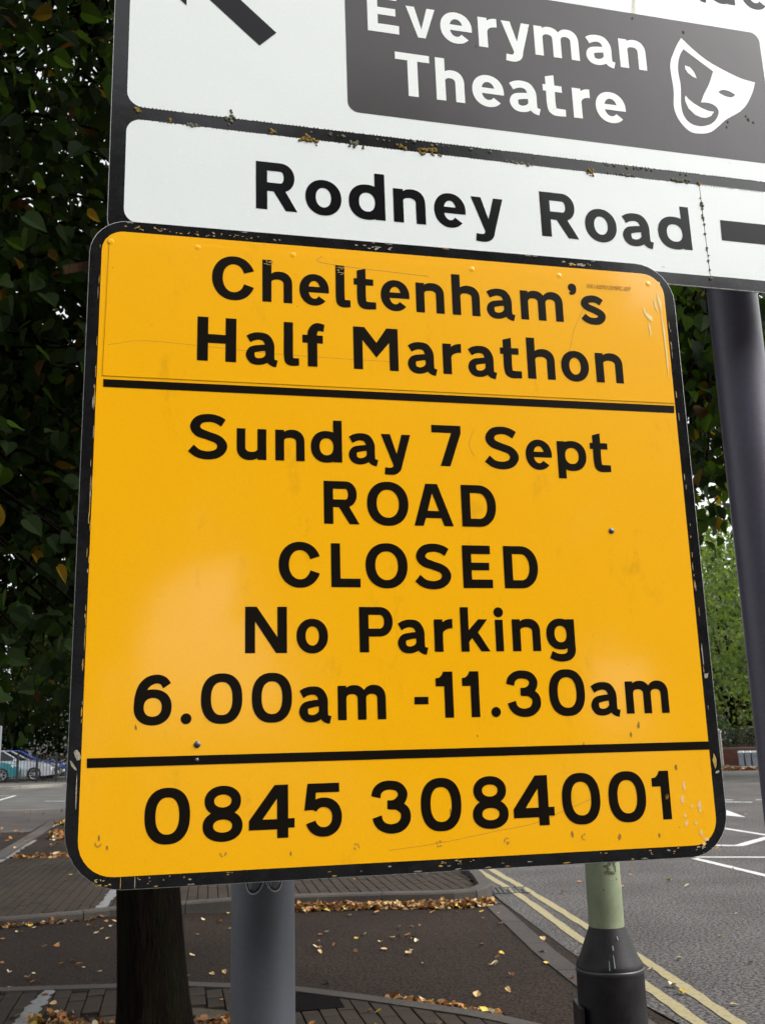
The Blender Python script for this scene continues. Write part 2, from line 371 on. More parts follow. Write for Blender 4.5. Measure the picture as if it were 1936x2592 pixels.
M_dirt = mat('brown_dirt', (.30, .14, .02), rough=.8, var=.3, vscale=300)
M_scratch = mat('scratch_brown', (.42, .21, .02), rough=.7)
M_steel = mat('grey_bolt_steel', (.10, .10, .12), rough=.4, metal=.5)

YP = plane((.0438, 1.6003, EYE + .3303), .2227)
ys = tag(empty('event_sign', matrix=YP), 'yellow road closed sign with black border, hung in front of the larger white sign', 'sign')
b = MB(); b.prism(rrect(-.5255, -.5275, .525, .5275, .07, rs=(.075, .062, .085, .07)), 0., .003); plate = b.build('plate', M_alu, ys)
b = MB(); b.sheet(rrect(-.5246, -.5266, .5241, .5266, .07, rs=(.0745, .0615, .0845, .0695)), -.0006); border = b.build('black_border', M_black, plate)
b = MB(); b.sheet(rrect(-.506, -.509, .5042, .5072, .04, rs=(.042, .035, .052, .042)), -.0010); face = b.build('yellow_face', M_yellow, plate)
# overlay panel for the event name: thin plate with its own edges
b = MB(); b.prism([(-.497, .252), (.5035, .254), (.502, .42), (.497, .4925), (.1, .4935), (-.494, .4925)], -.0018, -.0011); overlay = b.build('overlay_panel', M_yellow, ys)
yb = [( 'Y1', .3985, .0772, [('C', -.3259, -.2552), ('h', -.2426, -.1918), ('e', -.1795, -.1286), ('l', -.1166, -.0905), ('t', -.085, -.0452), ('e', -.0376, .0136), ('n', .0254, .0766), ('h', .0913, .1423), ('a', .1547, .2079), ('m', .2187, .2996), ("'", .3116, .3287), ('s', .3346, .3824)]),
 ('Y2', .2866, .0772, [('H', -.3494, -.2856), ('a', -.2697, -.2164), ('l', -.2065, -.1803), ('f', -.1753, -.1369), ('M', -.088, -.0098), ('a', .0068, .0591), ('r', .0695, .1032), ('a', .115, .1674), ('t', .1748, .2144), ('h', .2245, .2763), ('o', .2883, .3411), ('n', .3543, .4069)]),
 ('Y3', .1209, .0722, [('S', -.3626, -.2981), ('u', -.2838, -.2359), ('n', -.2212, -.1732), ('d', -.1627, -.1107), ('a', -.0996, -.0495), ('y', -.0444, .0063), ('7', .0438, .0955), ('S', .1352, .1989), ('e', .2112, .2592), ('p', .2695, .3233), ('t', .3313, .3695)]),
 ('Y4', .0168, .0721, [('R', -.1425, -.0841), ('O', -.0708, -.0007), ('A', .0086, .0761), ('D', .0911, .1519)]),
 ('Y5', -.0870, .0717, [('C', -.2159, -.1489), ('L', -.1321, -.0845), ('O', -.0757, -.0056), ('S', .005, .0686), ('E', .0882, .1394), ('D', .1599, .2204)]),
 ('Y6', -.1912, .0724, [('N', -.269, -.2038), ('o', -.189, -.1388), ('P', -.0882, -.0333), ('a', -.0258, .0246), ('r', .0351, .0662), ('k', .0798, .129), ('i', .1374, .154), ('n', .1681, .217), ('g', .2277, .2779)]),
 ('Y7', -.2958, .0728, [('6', -.4338, -.3783), ('.', -.3647, -.3487), ('0', -.335, -.2728), ('0', -.2583, -.1966), ('a', -.1856, -.1348), ('m', -.125, -.0481), ('-', -.0018, .0212), ('1', .0341, .0626), ('1', .0781, .1064), ('.', .1251, .1412), ('3', .1525, .2096), ('0', .226, .2886), ('a', .2983, .3504), ('m', .3609, .4384)]),
 ('Y8', -.4662, .0768, [('0', -.4139, -.3484), ('8', -.3301, -.2715), ('4', -.2622, -.1938), ('5', -.179, -.1215), ('3', -.0758, -.0149), ('0', .0028, .0682), ('8', .0864, .1452), ('4', .1538, .2224), ('0', .2364, .302), ('0', .3167, .3823), ('1', .3945, .4255)])]
for nm, base, cap, items in yb:
    on = nm in ('Y1', 'Y2')
    lettering('lettering', items, base, cap, overlay if on else face, M_letter, -.00205 if on else -.0013)
b = MB(); b.sheet([(-.4952, .2331), (.501, .2354), (.5022, .2492), (-.4955, .2461)], -.0014); b.build('rule', M_letter, face)
b = MB(); b.sheet([(-.4975, -.3559), (.5041, -.3576), (.5044, -.3444), (-.498, -.3423)], -.0014); b.build('rule', M_letter, face)
# small print code, top right (built-in font, converted to mesh)
cu = bpy.data.curves.new('small_code', 'FONT'); cu.body = 'WK14SEP012SMEPC-059'; cu.size = .0118; cu.shear = .3; cu.space_character = 1.02
to = bpy.data.objects.new('small_code', cu); col.objects.link(to); bpy.context.view_layer.update()
me = bpy.data.meshes.new_from_object(to.evaluated_get(bpy.context.evaluated_depsgraph_get())); bpy.data.objects.remove(to)
me.materials.clear(); me.materials.append(M_dirt); o = link('printed_code', me, overlay); wdt = max(v.co.x for v in me.vertices)
o.rotation_euler = (math.pi / 2, 0, 0); o.location = (.348, -.0025, .4690); o.scale = (.088 / wdt, 1, 1)
# rivets and bolts
for k, (x, z) in enumerate([(-.4918, .4868), (-.351, .4884), (-.19, .4885), (.1305, .488), (.2965, .4891), (.4729, .4865)]):
    b = MB(); b.lathe([(.0050, 0), (.0042, .00025), (.0026, .0004), (.0010, .00042)], 14); o = b.build('rivet', M_yellow, overlay if z > .3 else face, True)
    o.rotation_euler = (math.pi / 2, 0, 0); o.location = (x, -.0018 if z > .3 else -.001, z)
for x, z in [(.3595, .0145), (-.3395, -.3265), (-.3400, -.3492)]:
    b = MB(); b.lathe([(.0050, 0), (.0050, .0010), (.0034, .0012), (.0026, .0022), (.0010, .0024)], 14); o = b.build('bolt', M_steel, face, True)
    o.rotation_euler = (math.pi / 2, 0, 0); o.location = (x, -.001, z)
    if z < -.345: o.scale = (.6, .6, .6)
# chips, tape scraps and scuffs along the border, plus painted crease highlights
def blob(cx, cz, rx, rz, n=9, jag=.45, ang=0.):
    P = []
    for i in range(n):
        t = 2 * math.pi * i / n; r = 1 + random.uniform(-jag, jag); x, z = rx * r * math.cos(t), rz * r * math.sin(t)
        P.append((cx + x * math.cos(ang) - z * math.sin(ang), cz + x * math.sin(ang) + z * math.cos(ang)))
    return P
chips = MB(); rs_ = random.Random(5)
def chip(x, z, rx, rz, mi, ang=0., y=-.0012, jag=.5): chips.sheet(blob(x, z, rx, rz, 8, jag, ang), y - rs_.random() * 2e-4, mi)
for i in range(44): chip(-.47 + rs_.random() ** 1.3 * .27, .511 + rs_.random() * .008, rs_.uniform(.0005, .0026), rs_.uniform(.0004, .0013), rs_.choice((0, 0, 1)))
for i in range(12): chip(-.045 + rs_.gauss(0, .022), .513 + rs_.random() * .006, rs_.uniform(.001, .005), rs_.uniform(.0006, .0018), 1)
for i in range(16): chip(.335 + rs_.gauss(0, .016), .516 + rs_.gauss(0, .0025), rs_.uniform(.001, .005), rs_.uniform(.0006, .002), rs_.choice((0, 1)))
for i in range(30): chip(-.5085 + rs_.gauss(0, .001), rs_.uniform(-.33, .49), rs_.uniform(.0004, .0009), rs_.uniform(.003, .014), rs_.choice((0, 0, 0, 1)), jag=.3)
for i in range(22): chip(.5085 + rs_.gauss(0, .0012), rs_.uniform(-.36, .42), rs_.uniform(.0004, .0010), rs_.uniform(.002, .010), rs_.choice((0, 1)), jag=.3)
for i in range(26): chip(-.48 + rs_.random() ** 2 * .2, -.511 - rs_.random() ** 2 * .010, rs_.uniform(.0005, .003), rs_.uniform(.0004, .0014), rs_.choice((0, 0, 1)))
for i in range(18): chip(.02 + rs_.gauss(0, .06), -.512 - rs_.random() * .008, rs_.uniform(.0006, .004), rs_.uniform(.0004, .0011), rs_.choice((0, 1)))
for i in range(24): chip(.51 - rs_.random() ** 1.5 * .25, -.511 - rs_.random() ** 2 * .011, rs_.uniform(.0005, .003), rs_.uniform(.0004, .0014), rs_.choice((0, 0, 1)))
for i in range(22): chip(rs_.uniform(-.52, .52), rs_.choice((-.5245, .5245)), rs_.uniform(.002, .008), .0007, rs_.choice((0, 1)))
chip(-.512, -.337, .0045, .009, 1, .5, jag=.3); chip(-.517, -.352, .0018, .010, 1, .6, jag=.2); chip(-.511, -.39, .0009, .028, 1, 0, jag=.15)
chip(.512, -.375, .003, .010, 0); chip(.514, -.395, .004, .003, 1); chip(.5095, -.20, .0009, .02, 1, jag=.1); chip(.513, -.235, .004, .004, 1)
chip(-.445, -.518, .0006, .009, 0, jag=.1); chip(-.425, -.518, .0006, .009, 1, jag=.1)
o = chips.build('border_chips', [M_chip_y, M_chip_w], border); o['kind'] = 'stuff'
marks = MB()
for x, z, rx, rz in [(.447, -.437, .006, .010), (.477, -.447, .006, .013), (.449, -.462, .004, .005), (.462, -.448, .003, .004), (.450, -.473, .006, .006), (.467, -.474, .004, .005),
                     (.478, -.507, .006, .005), (.483, -.50, .007, .004), (.452, -.415, .004, .012), (.475, -.49, .005, .007)]:
    marks.sheet(blob(x, z, rx * .62, rz * .7, 14, .3), -.0013, 0)
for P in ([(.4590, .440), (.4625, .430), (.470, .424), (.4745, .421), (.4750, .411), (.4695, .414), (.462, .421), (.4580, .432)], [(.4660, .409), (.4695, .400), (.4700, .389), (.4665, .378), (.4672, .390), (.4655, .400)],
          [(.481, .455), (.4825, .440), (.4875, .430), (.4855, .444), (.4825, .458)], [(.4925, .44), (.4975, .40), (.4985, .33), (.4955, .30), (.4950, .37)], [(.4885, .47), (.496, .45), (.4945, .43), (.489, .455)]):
    marks.sheet(P, -.0024, 1)  # cream crescents: highlights on the overlay's creases, painted as flat colour
for x, z in [(-.43, -.30), (.10, -.325), (.365, -.33), (.38, -.315), (.44, -.385), (.42, -.43), (.40, -.49), (.33, -.49), (.25, -.482), (-.20, -.49), (-.465, -.468), (-.477, -.455), (.28, -.345), (.05, -.44), (.14, -.49)]:
    marks.sheet(blob(x, z, random.uniform(.0010, .003), random.uniform(.002, .006), 8, .4), -.0013, 2)
for x, z in [(-.478, -.462), (-.30, -.484), (.03, -.486), (.27, -.487), (-.10, -.484), (.14, -.487)]:
    for k in range(5):
        a = random.uniform(0, 6.28); marks.sheet(blob(x + .004 * math.cos(a), z + .004 * math.sin(a), .0022, .0011, 7, .4, a + 1.57), -.0013 - k * 1e-5, 3)
def ribbon(P, w, y, mi):
    st_ = stroke(P, w, 8); A, B = st_[1], st_[2]; n = len(A)
    marks.add([(x, y, z) for x, z in A] + [(x, y, z) for x, z in B], [(i, n + i, n + i + 1, i + 1) for i in range(n - 1)], mi)
ribbon([(.357, .455), (.336, .42), (.318, .385), (.308, .35), (.296, .325), (.284, .322)], .0008, -.0019, 3)
ribbon([(-.49, .305), (-.44, .315), (-.36, .313), (-.20, .305), (-.02, .303)], .0006, -.0019, 3)
ribbon([(-.05, -.492), (.03, -.485), (.12, -.472), (.19, -.462), (.24, -.445), (.30, -.425)], .0006, -.00116, 3)
ribbon([(.12, .19), (.11, .16), (.118, .14)], .0006, -.00116, 3)
ribbon([(-.14, .492), (-.138, .478), (0, .470), (.05, .468)], .0010, -.0019, 3)
marks.build('scuffs_and_highlights', [M_peach, M_crease_glint, M_dirt, M_scratch], face)['kind'] = 'stuff'
b = MB()
for i in range(26):   # worn tops of the h and l
    x, z = (-.2375 + rs_.random() * .013, .4665 + rs_.random() * .008) if i < 13 else (-.1150 + rs_.random() * .014, .455 + rs_.random() * .020)
    b.sheet(blob(x, z, rs_.uniform(.001, .004), rs_.uniform(.0003, .0008), 7, .4), -.0024, 0)
b.build('letter_wear', M_chip_y, overlay)['kind'] = 'stuff'
# torn strip of striped tape sticking out behind the left edge
b = MB(); R_ = Matrix.Rotation(math.radians(-17), 3, 'Y'); b.box((-.541, .012, .444), (.050, .0006, .0155), R_); o = b.build('tape_strip', mat('old_tape', (.050, .022, .006), rough=.8, spec=.1, color2=(.014, .010, .007), vscale=5, stretch=(60, 1, 1)), ys)
# hanging brackets behind
for x in (-.33, .36):
    b = MB(); b.box((x, .016, .0145 if x > 0 else -.3265), (.05, .026, .03)); b.build('fixing_bracket', M_steel, ys)

# ================================================================== the big direction sign
BP = plane((.0438 - .06 * math.sin(.2227), 1.6003 + .06 * math.cos(.2227), EYE + .3303), math.radians(14.2567), math.radians(-.57986), math.radians(.21618))
ds = tag(empty('direction_sign', matrix=BP), 'large white direction sign with black frame and lichen, standing on two steel posts', 'sign')
X0, X1, Z0, Z1 = -.501, 1.46, .5312, 1.75
b = MB(); b.prism(rrect(X0, Z0, X1, Z1, .03), 0., .004); sp = b.build('sign_plate', M_alu, ds)
b = MB(); b.sheet(rrect(X0 + .0010, Z0 + .0010, X1 - .0010, Z1 - .0010, .029), -.0005); b.build('black_frame', M_black, sp)
b = MB(); b.sheet(rrect(-.4742, .785, X1 - .027, Z1 - .027, .03), -.0009); wp = b.build('white_panel', M_white, sp)
b = MB(); b.sheet(rrect(-.4738, .5560, .6596, .7602, .03, rs=(.001, .026, .026, .001)), -.0009); b.build('white_panel', M_white, sp)
b = MB(); b.sheet(rrect(.6610, .5568, X1 - .027, .7615, .03, rs=(.026, .001, .001, .026)), -.0009); b.build('white_panel', M_white, sp)
b = MB(); b.sheet(rrect(-.0718, .8300, .8520, 1.1525, .022), -.0013); tp = b.build('dark_panel', M_panelgrey, sp)
lettering('lettering', [('R', -.2456, -.171), ('o', -.1558, -.089), ('d', -.075, -.0063), ('n', .0098, .0716), ('e', .0887, .1511), ('y', .1626, .2269), ('R', .3041, .3811), ('o', .3967, .4639), ('a', .4765, .5427), ('d', .5547, .6276)],
          .6073, .0957, sp, M_letter_big, -.0012, slope=.0028, x_ref=-.2456)
lettering('lettering', [('E', -.0278, .0352), ('v', .0504, .1099), ('e', .1205, .1863), ('r', .1999, .24), ('y', .2497, .3112), ('m', .3203, .4178), ('a', .4335, .498), ('n', .5093, .5698)], 1.0153, .0957, tp, M_wletter, -.0016)
lettering('lettering', [('T', .0243, .0934), ('h', .1054, .1632), ('e', .1795, .2455), ('a', .2572, .3219), ('t', .33, .3775), ('r', .3933, .432), ('e', .4437, .5103)], .8802, .0953, tp, M_wletter, -.0016)
lettering('lettering', [('a', .665, .735), ('d', .7400, .804), ('e', .823, .889)], 1.2170, .0957, wp, M_letter_big, -.0013)
# arrows
b = MB()
dx, dz = -.0930, .0851; dl = math.hypot(dx, dz); dx /= dl; dz /= dl; Ls = .30
b.sheet([(-.2379, .9468), (-.2059, .98), (-.2059 + dx * Ls, .98 + dz * Ls), (-.2379 + dx * Ls, .9468 + dz * Ls)], -.0013)
b.sheet([(-.3729, 1.0118), (-.3729, 1.075), (-.30, 1.145), (-.225, 1.145), (-.42, 1.22), (-.46, 1.20), (-.455, 1.086)], -.00135)
b.build('arrow', M_letter_big, wp)
b = MB(); b.sheet([(.6970, .6388), (1.28, .6388), (1.28, .6845), (.6985, .6845)], -.0013); b.sheet([(1.24, .595), (1.30, .595), (1.39, .6615), (1.30, .728), (1.24, .728), (1.31, .6615)], -.00135); b.build('arrow', M_letter_big, sp)
# theatre mask emblem
mask_outer = [(.6592, 1.11), (.6476, 1.0918), (.6356, 1.0673), (.6282, 1.0505), (.6247, 1.0327), (.6249, 1.0122), (.6263, .9885), (.6257, .968), (.6226, .9422), (.6243, .9239), (.6313, .9065), (.6441, .8898), (.6595, .881), (.6826, .8816), (.7033, .8885), (.7219, .9036), (.7409, .9215), (.7594, .9342), (.7799, .9482), (.7978, .967), (.8134, .9935), (.8209, 1.0102), (.826, 1.0258)]
mask_top = [(.826, 1.0258), (.8162, 1.0267), (.7926, 1.0305), (.768, 1.039), (.7437, 1.0489), (.7196, 1.0604), (.7024, 1.0717), (.6839, 1.0863), (.6702, 1.099), (.6592, 1.11)]
mi_a = [(.6616, 1.0827), (.6524, 1.0682), (.6463, 1.0516), (.6429, 1.0321), (.6429, 1.0149), (.6444, .9946), (.6428, .9705), (.6402, .9481), (.6416, .9246), (.6496, .909), (.6618, .9006), (.6814, .899), (.7022, .906), (.717, .9182), (.7256, .9329), (.7275, .9417), (.7244, .9498), (.7151, .9561), (.702, .9582), (.6876, .9568)]
mi_b = [(.6876, .9568), (.6977, .9784), (.7127, 1.0047), (.7267, 1.038)]
mi_c = [(.7267, 1.038), (.7098, 1.0493), (.6849, 1.0663), (.6724, 1.0748), (.6616, 1.0827)]
eye_r = [(.7323, .9886), (.7436, .9951), (.7572, .9948), (.7669, .9911), (.7723, .9867), (.762, .9796), (.7485, .9806), (.7389, .9844)]
mouth = [(.6533, .9686), (.659, .9609), (.6712, .9516), (.6884, .943), (.7045, .9385), (.7166, .9385), (.7081, .9271), (.6957, .9207), (.684, .9204), (.6697, .9252), (.6564, .9385), (.6508, .9546), (.651, .9632)]
eye_l = [(.6602, 1.0422), (.6717, 1.0399), (.6804, 1.0292), (.685, 1.0143), (.6757, 1.0172), (.6649, 1.0251), (.6601, 1.0338)]
tt_ = lambda P: [tuple(q) for q in cr_spline(P, 4)]
b = MB()
b.sheet(tt_(mask_outer)[:-1] + tt_(mask_top)[:-1], -.0016, holes=[tt_(mi_a)[:-1] + tt_(mi_b)[:-1] + tt_(mi_c)[:-1], tt_(eye_r + eye_r[:1])[:-1]])
b.sheet(mouth, -.0016); b.sheet(eye_l, -.0016)
b.build('mask_emblem', M_wletter, tp)
# lichen growing along the seam between the panels
M_lich = mat('lichen_mustard', (.30, .19, .025), rough=.95, color2=(.13, .09, .02), vscale=300, bump=1, bscale=500)
M_lich2 = mat('lichen_grey_green', (.20, .20, .13), rough=.95, color2=(.09, .09, .05), vscale=300, bump=1, bscale=500)
rl = random.Random(3)
def lichen(x, z, w, h, m, n):
    b = MB()
    for i in range(n):
        cx, cz, r = x + rl.gauss(0, w / 2.6), z + rl.gauss(0, h / 2.6), rl.uniform(.0016, .0038)
        b.lathe([(r, 0), (r * .95, r * .25), (r * .6, r * .55), (r * .15, r * .6)], 7, c=(cx, -cz))
    b.v = [(x_, -.001 - z_, -y_) for x_, y_, z_ in b.v]
    o = b.build('lichen', m, sp, True)
    if w > .018 or h > .018: o['kind'] = 'stuff'
    return o
for x, z, w, h, m, n in [(-.2919, .783, .012, .014, M_lich2, 14), (-.1488, .7605, .022, .012, M_lich, 26), (-.2150, .766, .009, .009, M_lich, 9), (-.0612, .7610, .020, .008, M_lich2, 16), (.0304, .7664, .012, .008, M_lich, 8), (.0850, .7640, .034, .011, M_lich, 30),
                         (.4175, .7605, .012, .009, M_lich, 12), (.62, .765, .034, .006, M_lich2, 16), (-.455, .779, .008, .005, M_lich, 6), (-.40, .7635, .006, .006, M_lich, 6), (-.36, .762, .02, .003, M_lich2, 8), (.6605, .762, .006, .005, M_lich, 5),
                         (.6605, .70, .003, .05, M_lich2, 14), (.6608, .62, .002, .09, M_lich2, 12), (-.10, .776, .05, .003, M_lich2, 6), (.27, .762, .05, .003, M_lich2, 10), (.50, .763, .05, .004, M_lich2, 12), (.10, .779, .25, .003, M_lich2, 14), (.52, .781, .2, .003, M_lich2, 14)]:
    lichen(x, z, w, h, m, n)
# serrated dirt line along seam edges
M_grime = mat('seam_grime', (.02, .018, .014), rough=.9)
b = MB()
for i in range(190):
    x = -.452 + i * .00665
    for z, s_ in ((.7850, 1), (.7604, -1)):
        if rl.random() < .85:
            h = rl.uniform(.0012, .0026) * s_; b.sheet([(x, z - s_ * .0005), (x + .0052, z - s_ * .0005), (x + .0026 + rl.uniform(-.0008, .0008), z + h)][::s_], -.00095 - (i % 4) * 2e-5)
for i in range(30): b.sheet(blob(rl.uniform(-.1, .85), rl.uniform(.82, 1.2), .0007, .0009, 6, .3), -.0019)
for x, z, r in ((.6665, 1.1245, .004), (.1935, 1.014, .0022), (.792, .938, .003), (.797, .930, .004), (.808, .925, .003), (.746, .918, .003), (.742, .905, .003), (.548, 1.14, .003)): b.sheet(blob(x, z, r * .7, r, 8, .3), -.0019)
o = b.build('seam_dirt', M_grime, sp); o['kind'] = 'stuff'
b = MB(); b.sheet([(.548, 1.153), (.556, 1.153), (.560, 1.19), (.557, 1.24), (.551, 1.24), (.553, 1.19)], -.0012); b.build('rain_streak', mat('streak_stain', (.62, .61, .50), rough=.7, var=.2, vscale=200), wp)
# two posts behind it
BI = BP.inverted()
def post(az, dist, r, top, m, name='post', label=None):
    x, y = dist * math.sin(math.radians(az)), dist * math.cos(math.radians(az))
    b = MB(); b.lathe([(r * 1.0, 0.04), (r, .3), (r, 1.2), (r, top), (r * .8, top + .01)], 48)
    o = b.build(name, m, ds); o.matrix_parent_inverse = BI; o.location = (x, y, 0); smooth_by_angle(o)
    if label: o['label'] = label
    return o, x, y
M_post_grey = mat('post_grey_paint', (.082, .088, .104), rough=.42, var=.06, vscale=120, bump=.2, bscale=900, coat=.15)
M_post_pur = mat('post_purple_paint', (.092, .084, .118), rough=.42, var=.08, vscale=100, bump=.2, bscale=700, coat=.05, c3=(.03, .028, .03), c3scale=6, c3amt=.25)
pg, gx, gy = post(-7.05, 1.742, .0518, 3.2, M_post_grey, label='pale blue-grey steel post')
pp, px_, py_ = post(21.15, 2.155, .0523, 3.25, M_post_pur, label='dark purple-grey steel post')
for q, (xx, yy) in ((pg, (gx, gy)), (pp, (px_, py_))):   # clips fixing the sign plate
    for z in (2.45, 2.95):
        b = MB(); b.lathe([(.0552, z), (.0565, z + .004), (.0565, z + .026), (.0552, z + .03)], 32); o = b.build('clip', M_steel, q, True)
# doodled sunglasses sticker on the grey post
def on_post(P, r, z0):   # P in metres: (arc, height)
    base_ang = math.atan2(-gy, -gx)
    return [((r) * math.cos(base_ang + a / r), r * math.sin(base_ang + a / r), z0 + h) for a, h in P]
def wrap(outline, r, z0, m, name, parent, dense=2):
    tr = MB(); tr.sheet(outline, 0.); vv = on_post([(x, z) for x, _, z in tr.v], r, z0)
    q = MB(); q.add(vv, tr.f); return q.build(name, m, parent)
M_st_out = mat('sticker_outline', (.42, .42, .44), rough=.5); M_st_in = mat('sticker_black', (.01, .01, .01), rough=.3)
z0 = 1.290
def ell(cx, cz, rx, rz, ang): return [(cx + rx * math.cos(t) * math.cos(ang) - rz * math.sin(t) * math.sin(ang), cz + rx * math.cos(t) * math.sin(ang) + rz * math.sin(t) * math.cos(ang)) for t in [2 * math.pi * i / 26 for i in range(26)]]
st0 = wrap(ell(-.0135, .0, .0155, .0230, -.25), .0521, z0, M_st_out, 'sticker', pg)
for k, (cx, cz, an) in enumerate(((-.0135, 0, -.25), (.0185, .002, .18))):
    if k: wrap(ell(cx, cz, .0150, .0225, an), .05215, z0, M_st_out, 'sticker_lens_rim', st0)
    wrap(ell(cx, cz, .0128, .0203, an), .0523, z0, M_st_in, 'sticker_lens', st0)
    for dx_ in (-.006, -.0025): wrap([(cx + dx_ - .006, -.014), (cx + dx_ - .0052, -.014), (cx + dx_ + .003, .012), (cx + dx_ + .0022, .012)], .0525, z0, M_st_out, 'sticker_glint', st0)
for s_ in (-1, 1): wrap([(s_ * .024 + .002, -.006), (s_ * .033 + .002, -.004), (s_ * .034 + .002, .012), (s_ * .024 + .002, .012)][::s_], .0522, z0, M_st_out, 'sticker_hinge', st0)

# ================================================================== lamp post behind the signs
lp = tag(empty('lamp_post', (3.3 * math.sin(math.radians(11.33)), 3.3 * math.cos(math.radians(11.33)), .05)), 'green tapering lamp post with wide black base, standing behind the yellow sign', 'lamp post')
M_lp_g = mat('lamp_green_paint', (.200, .232, .135), rough=.6, var=.12, vscale=14, bump=.3, bscale=300, c3=(.10, .125, .075), c3scale=5, c3amt=.8)
M_lp_k = mat('lamp_base_black', (.008, .007, .0075), rough=.5, spec=.22, var=.3, vscale=40, bump=.12, bscale=180, c3=(.022, .020, .021), c3scale=9, c3amt=.6)
b = MB(); b.lathe([(.0535, .83), (.0520, 1.3), (.045, 3.2), (.036, 5.6), (.034, 5.61)], 36); sh = b.build('shaft', M_lp_g, lp); smooth_by_angle(sh)
b = MB(); b.lathe([(.106, -.05), (.1045, .0), (.102, .4), (.1005, .76), (.1000, .775), (.0965, .785), (.087, .800), (.066, .853), (.0565, .876), (.0537, .884)], 44); bs_ = b.build('base', M_lp_k, lp); smooth_by_angle(bs_, 30)
b = MB(); b.box((-.1035, -.008, .42), (.012, .125, .50)); b.build('door', M_lp_k, lp)
b = MB(); b.lathe([(.1012, .756), (.1022, .760), (.1022, .766), (.1010, .770)], 44); b.build('base_rim', mat('rim_worn', (.022, .021, .022), rough=.35), bs_, True)
b = MB(); b.tube([(0, 0, 5.58), (.05, -.02, 5.9), (.35, -.1, 6.1), (.7, -.2, 6.12)], .022, 10); b.build('arm', M_lp_g, lp, True)
b = MB(); b.box((.9, -.25, 6.1), (.5, .2, .1), top=.8); b.build('lantern', M_lp_k, lp)
marks2 = MB(); rp = random.Random(8)
for i in range(34):    # worn blister patch and scuffs
    a = math.atan2(-3.2, -.65) + .55 + rp.gauss(0, .22); z = 1.065 + rp.gauss(0, .025); r = .0537
    if i > 24: a = math.atan2(-3.2, -.65) + rp.uniform(-1.0, 1.2); z = rp.uniform(.95, 1.3)
    w, h = rp.uniform(.002, .009), rp.uniform(.002, .010)
    if i > 24: w, h = .002, .003
    P = [(a + w / r * math.cos(t), z + h * math.sin(t)) for t in [k * math.pi / 4 for k in range(8)]]
    marks2.add([(r * math.cos(q[0]), r * math.sin(q[0]), q[1]) for q in P], [tuple(range(8))])
marks2.build('worn_patch', mat('patch_brown', (.075, .070, .045), rough=.9, var=.3, vscale=200), sh)['kind'] = 'stuff'
marks2 = MB()
for (da, z, r, w, h) in [(.18, .835, .0765, .004, .006), (.16, .800, .091, .003, .016), (.0, .79, .096, .002, .012), (.45, .86, .066, .003, .005)] + [(rp.uniform(-.9, 1.1), rp.uniform(.50, .56), .1025, rp.uniform(.0015, .004), rp.uniform(.003, .012)) for _ in range(16)]:
    a = math.atan2(-3.2, -.65) + da
    sl = .5 if .78 < z else 0
    marks2.add([((r - sl * dz_ + .0012) * math.cos(a + dw / r), (r - sl * dz_ + .0012) * math.sin(a + dw / r), z + dz_) for dw, dz_ in ((-w / 2, -h), (w / 2, -h), (w / 2.5, h), (-w / 2.5, h))], [(0, 1, 2, 3)])
marks2.build('scuff_marks', mat('scuff_pale', (.13, .15, .17), rough=.6), bs_)['kind'] = 'stuff'

# ================================================================== ground
def spec_mat(name, base, amp, agg, agg_amt, rough=.85, bump=.6, big=None, scale=110):
    m = bpy.data.materials.new(name); m.use_nodes = True; N = m.node_tree.nodes; L = m.node_tree.links
    b = N['Principled BSDF']; b.inputs['Roughness'].default_value = rough; b.inputs['Specular IOR Level'].default_value = .1
    tc = N.new('ShaderNodeTexCoord'); n = N.new('ShaderNodeTexNoise'); n.inputs['Scale'].default_value = scale; n.inputs['Detail'].default_value = 4; n.inputs['Roughness'].default_value = .8
    L.new(tc.outputs['Object'], n.inputs[0]); r = N.new('ShaderNodeValToRGB'); L.new(n.outputs[0], r.inputs[0])
    r.color_ramp.elements[0].position = .43; r.color_ramp.elements[1].position = .57
    r.color_ramp.elements[0].color = (*[c * (1 - amp) for c in base], 1); r.color_ramp.elements[1].color = (*[c * (1 + amp) for c in base], 1)
    v = N.new('ShaderNodeTexVoronoi'); v.inputs['Scale'].default_value = scale * .55; L.new(tc.outputs['Object'], v.inputs[0])
    mr = N.new('ShaderNodeMapRange'); mr.inputs[1].default_value = .16; mr.inputs[2].default_value = .10; mr.inputs[4].default_value = agg_amt; L.new(v.outputs['Distance'], mr.inputs[0])
    mx = N.new('ShaderNodeMix'); mx.data_type = 'RGBA'; L.new(mr.outputs[0], mx.inputs[0]); L.new(r.outputs[0], mx.inputs[6]); mx.inputs[7].default_value = (*agg, 1)
    n2 = N.new('ShaderNodeTexNoise'); n2.inputs['Scale'].default_value = .9; n2.inputs['Detail'].default_value = 5; L.new(tc.outputs['Object'], n2.inputs[0])
    mr2 = N.new('ShaderNodeMapRange'); mr2.inputs[1].default_value = .35; mr2.inputs[2].default_value = .7; mr2.inputs[3].default_value = .80; mr2.inputs[4].default_value = 1.18; L.new(n2.outputs[0], mr2.inputs[0])
    mm = N.new('ShaderNodeMix'); mm.data_type = 'RGBA'; mm.blend_type = 'MULTIPLY'; mm.inputs[0].default_value = 1; L.new(mx.outputs[2], mm.inputs[6]); L.new(mr2.outputs[0], mm.inputs[7])
    L.new(mm.outputs[2], b.inputs['Base Color'])
    bp = N.new('ShaderNodeBump'); bp.inputs['Strength'].default_value = bump; bp.inputs['Distance'].default_value = .006; L.new(n.outputs[0], bp.inputs['Height']); L.new(bp.outputs[0], b.inputs['Normal'])
    MATS[name] = m; return m
M_road = spec_mat('road_asphalt', (.072, .067, .064), .8, (.21, .185, .165), .85, scale=42)
M_tarmac = spec_mat('dark_tarmac', (.0185, .0118, .0078), .8, (.060, .045, .033), .85, scale=48)
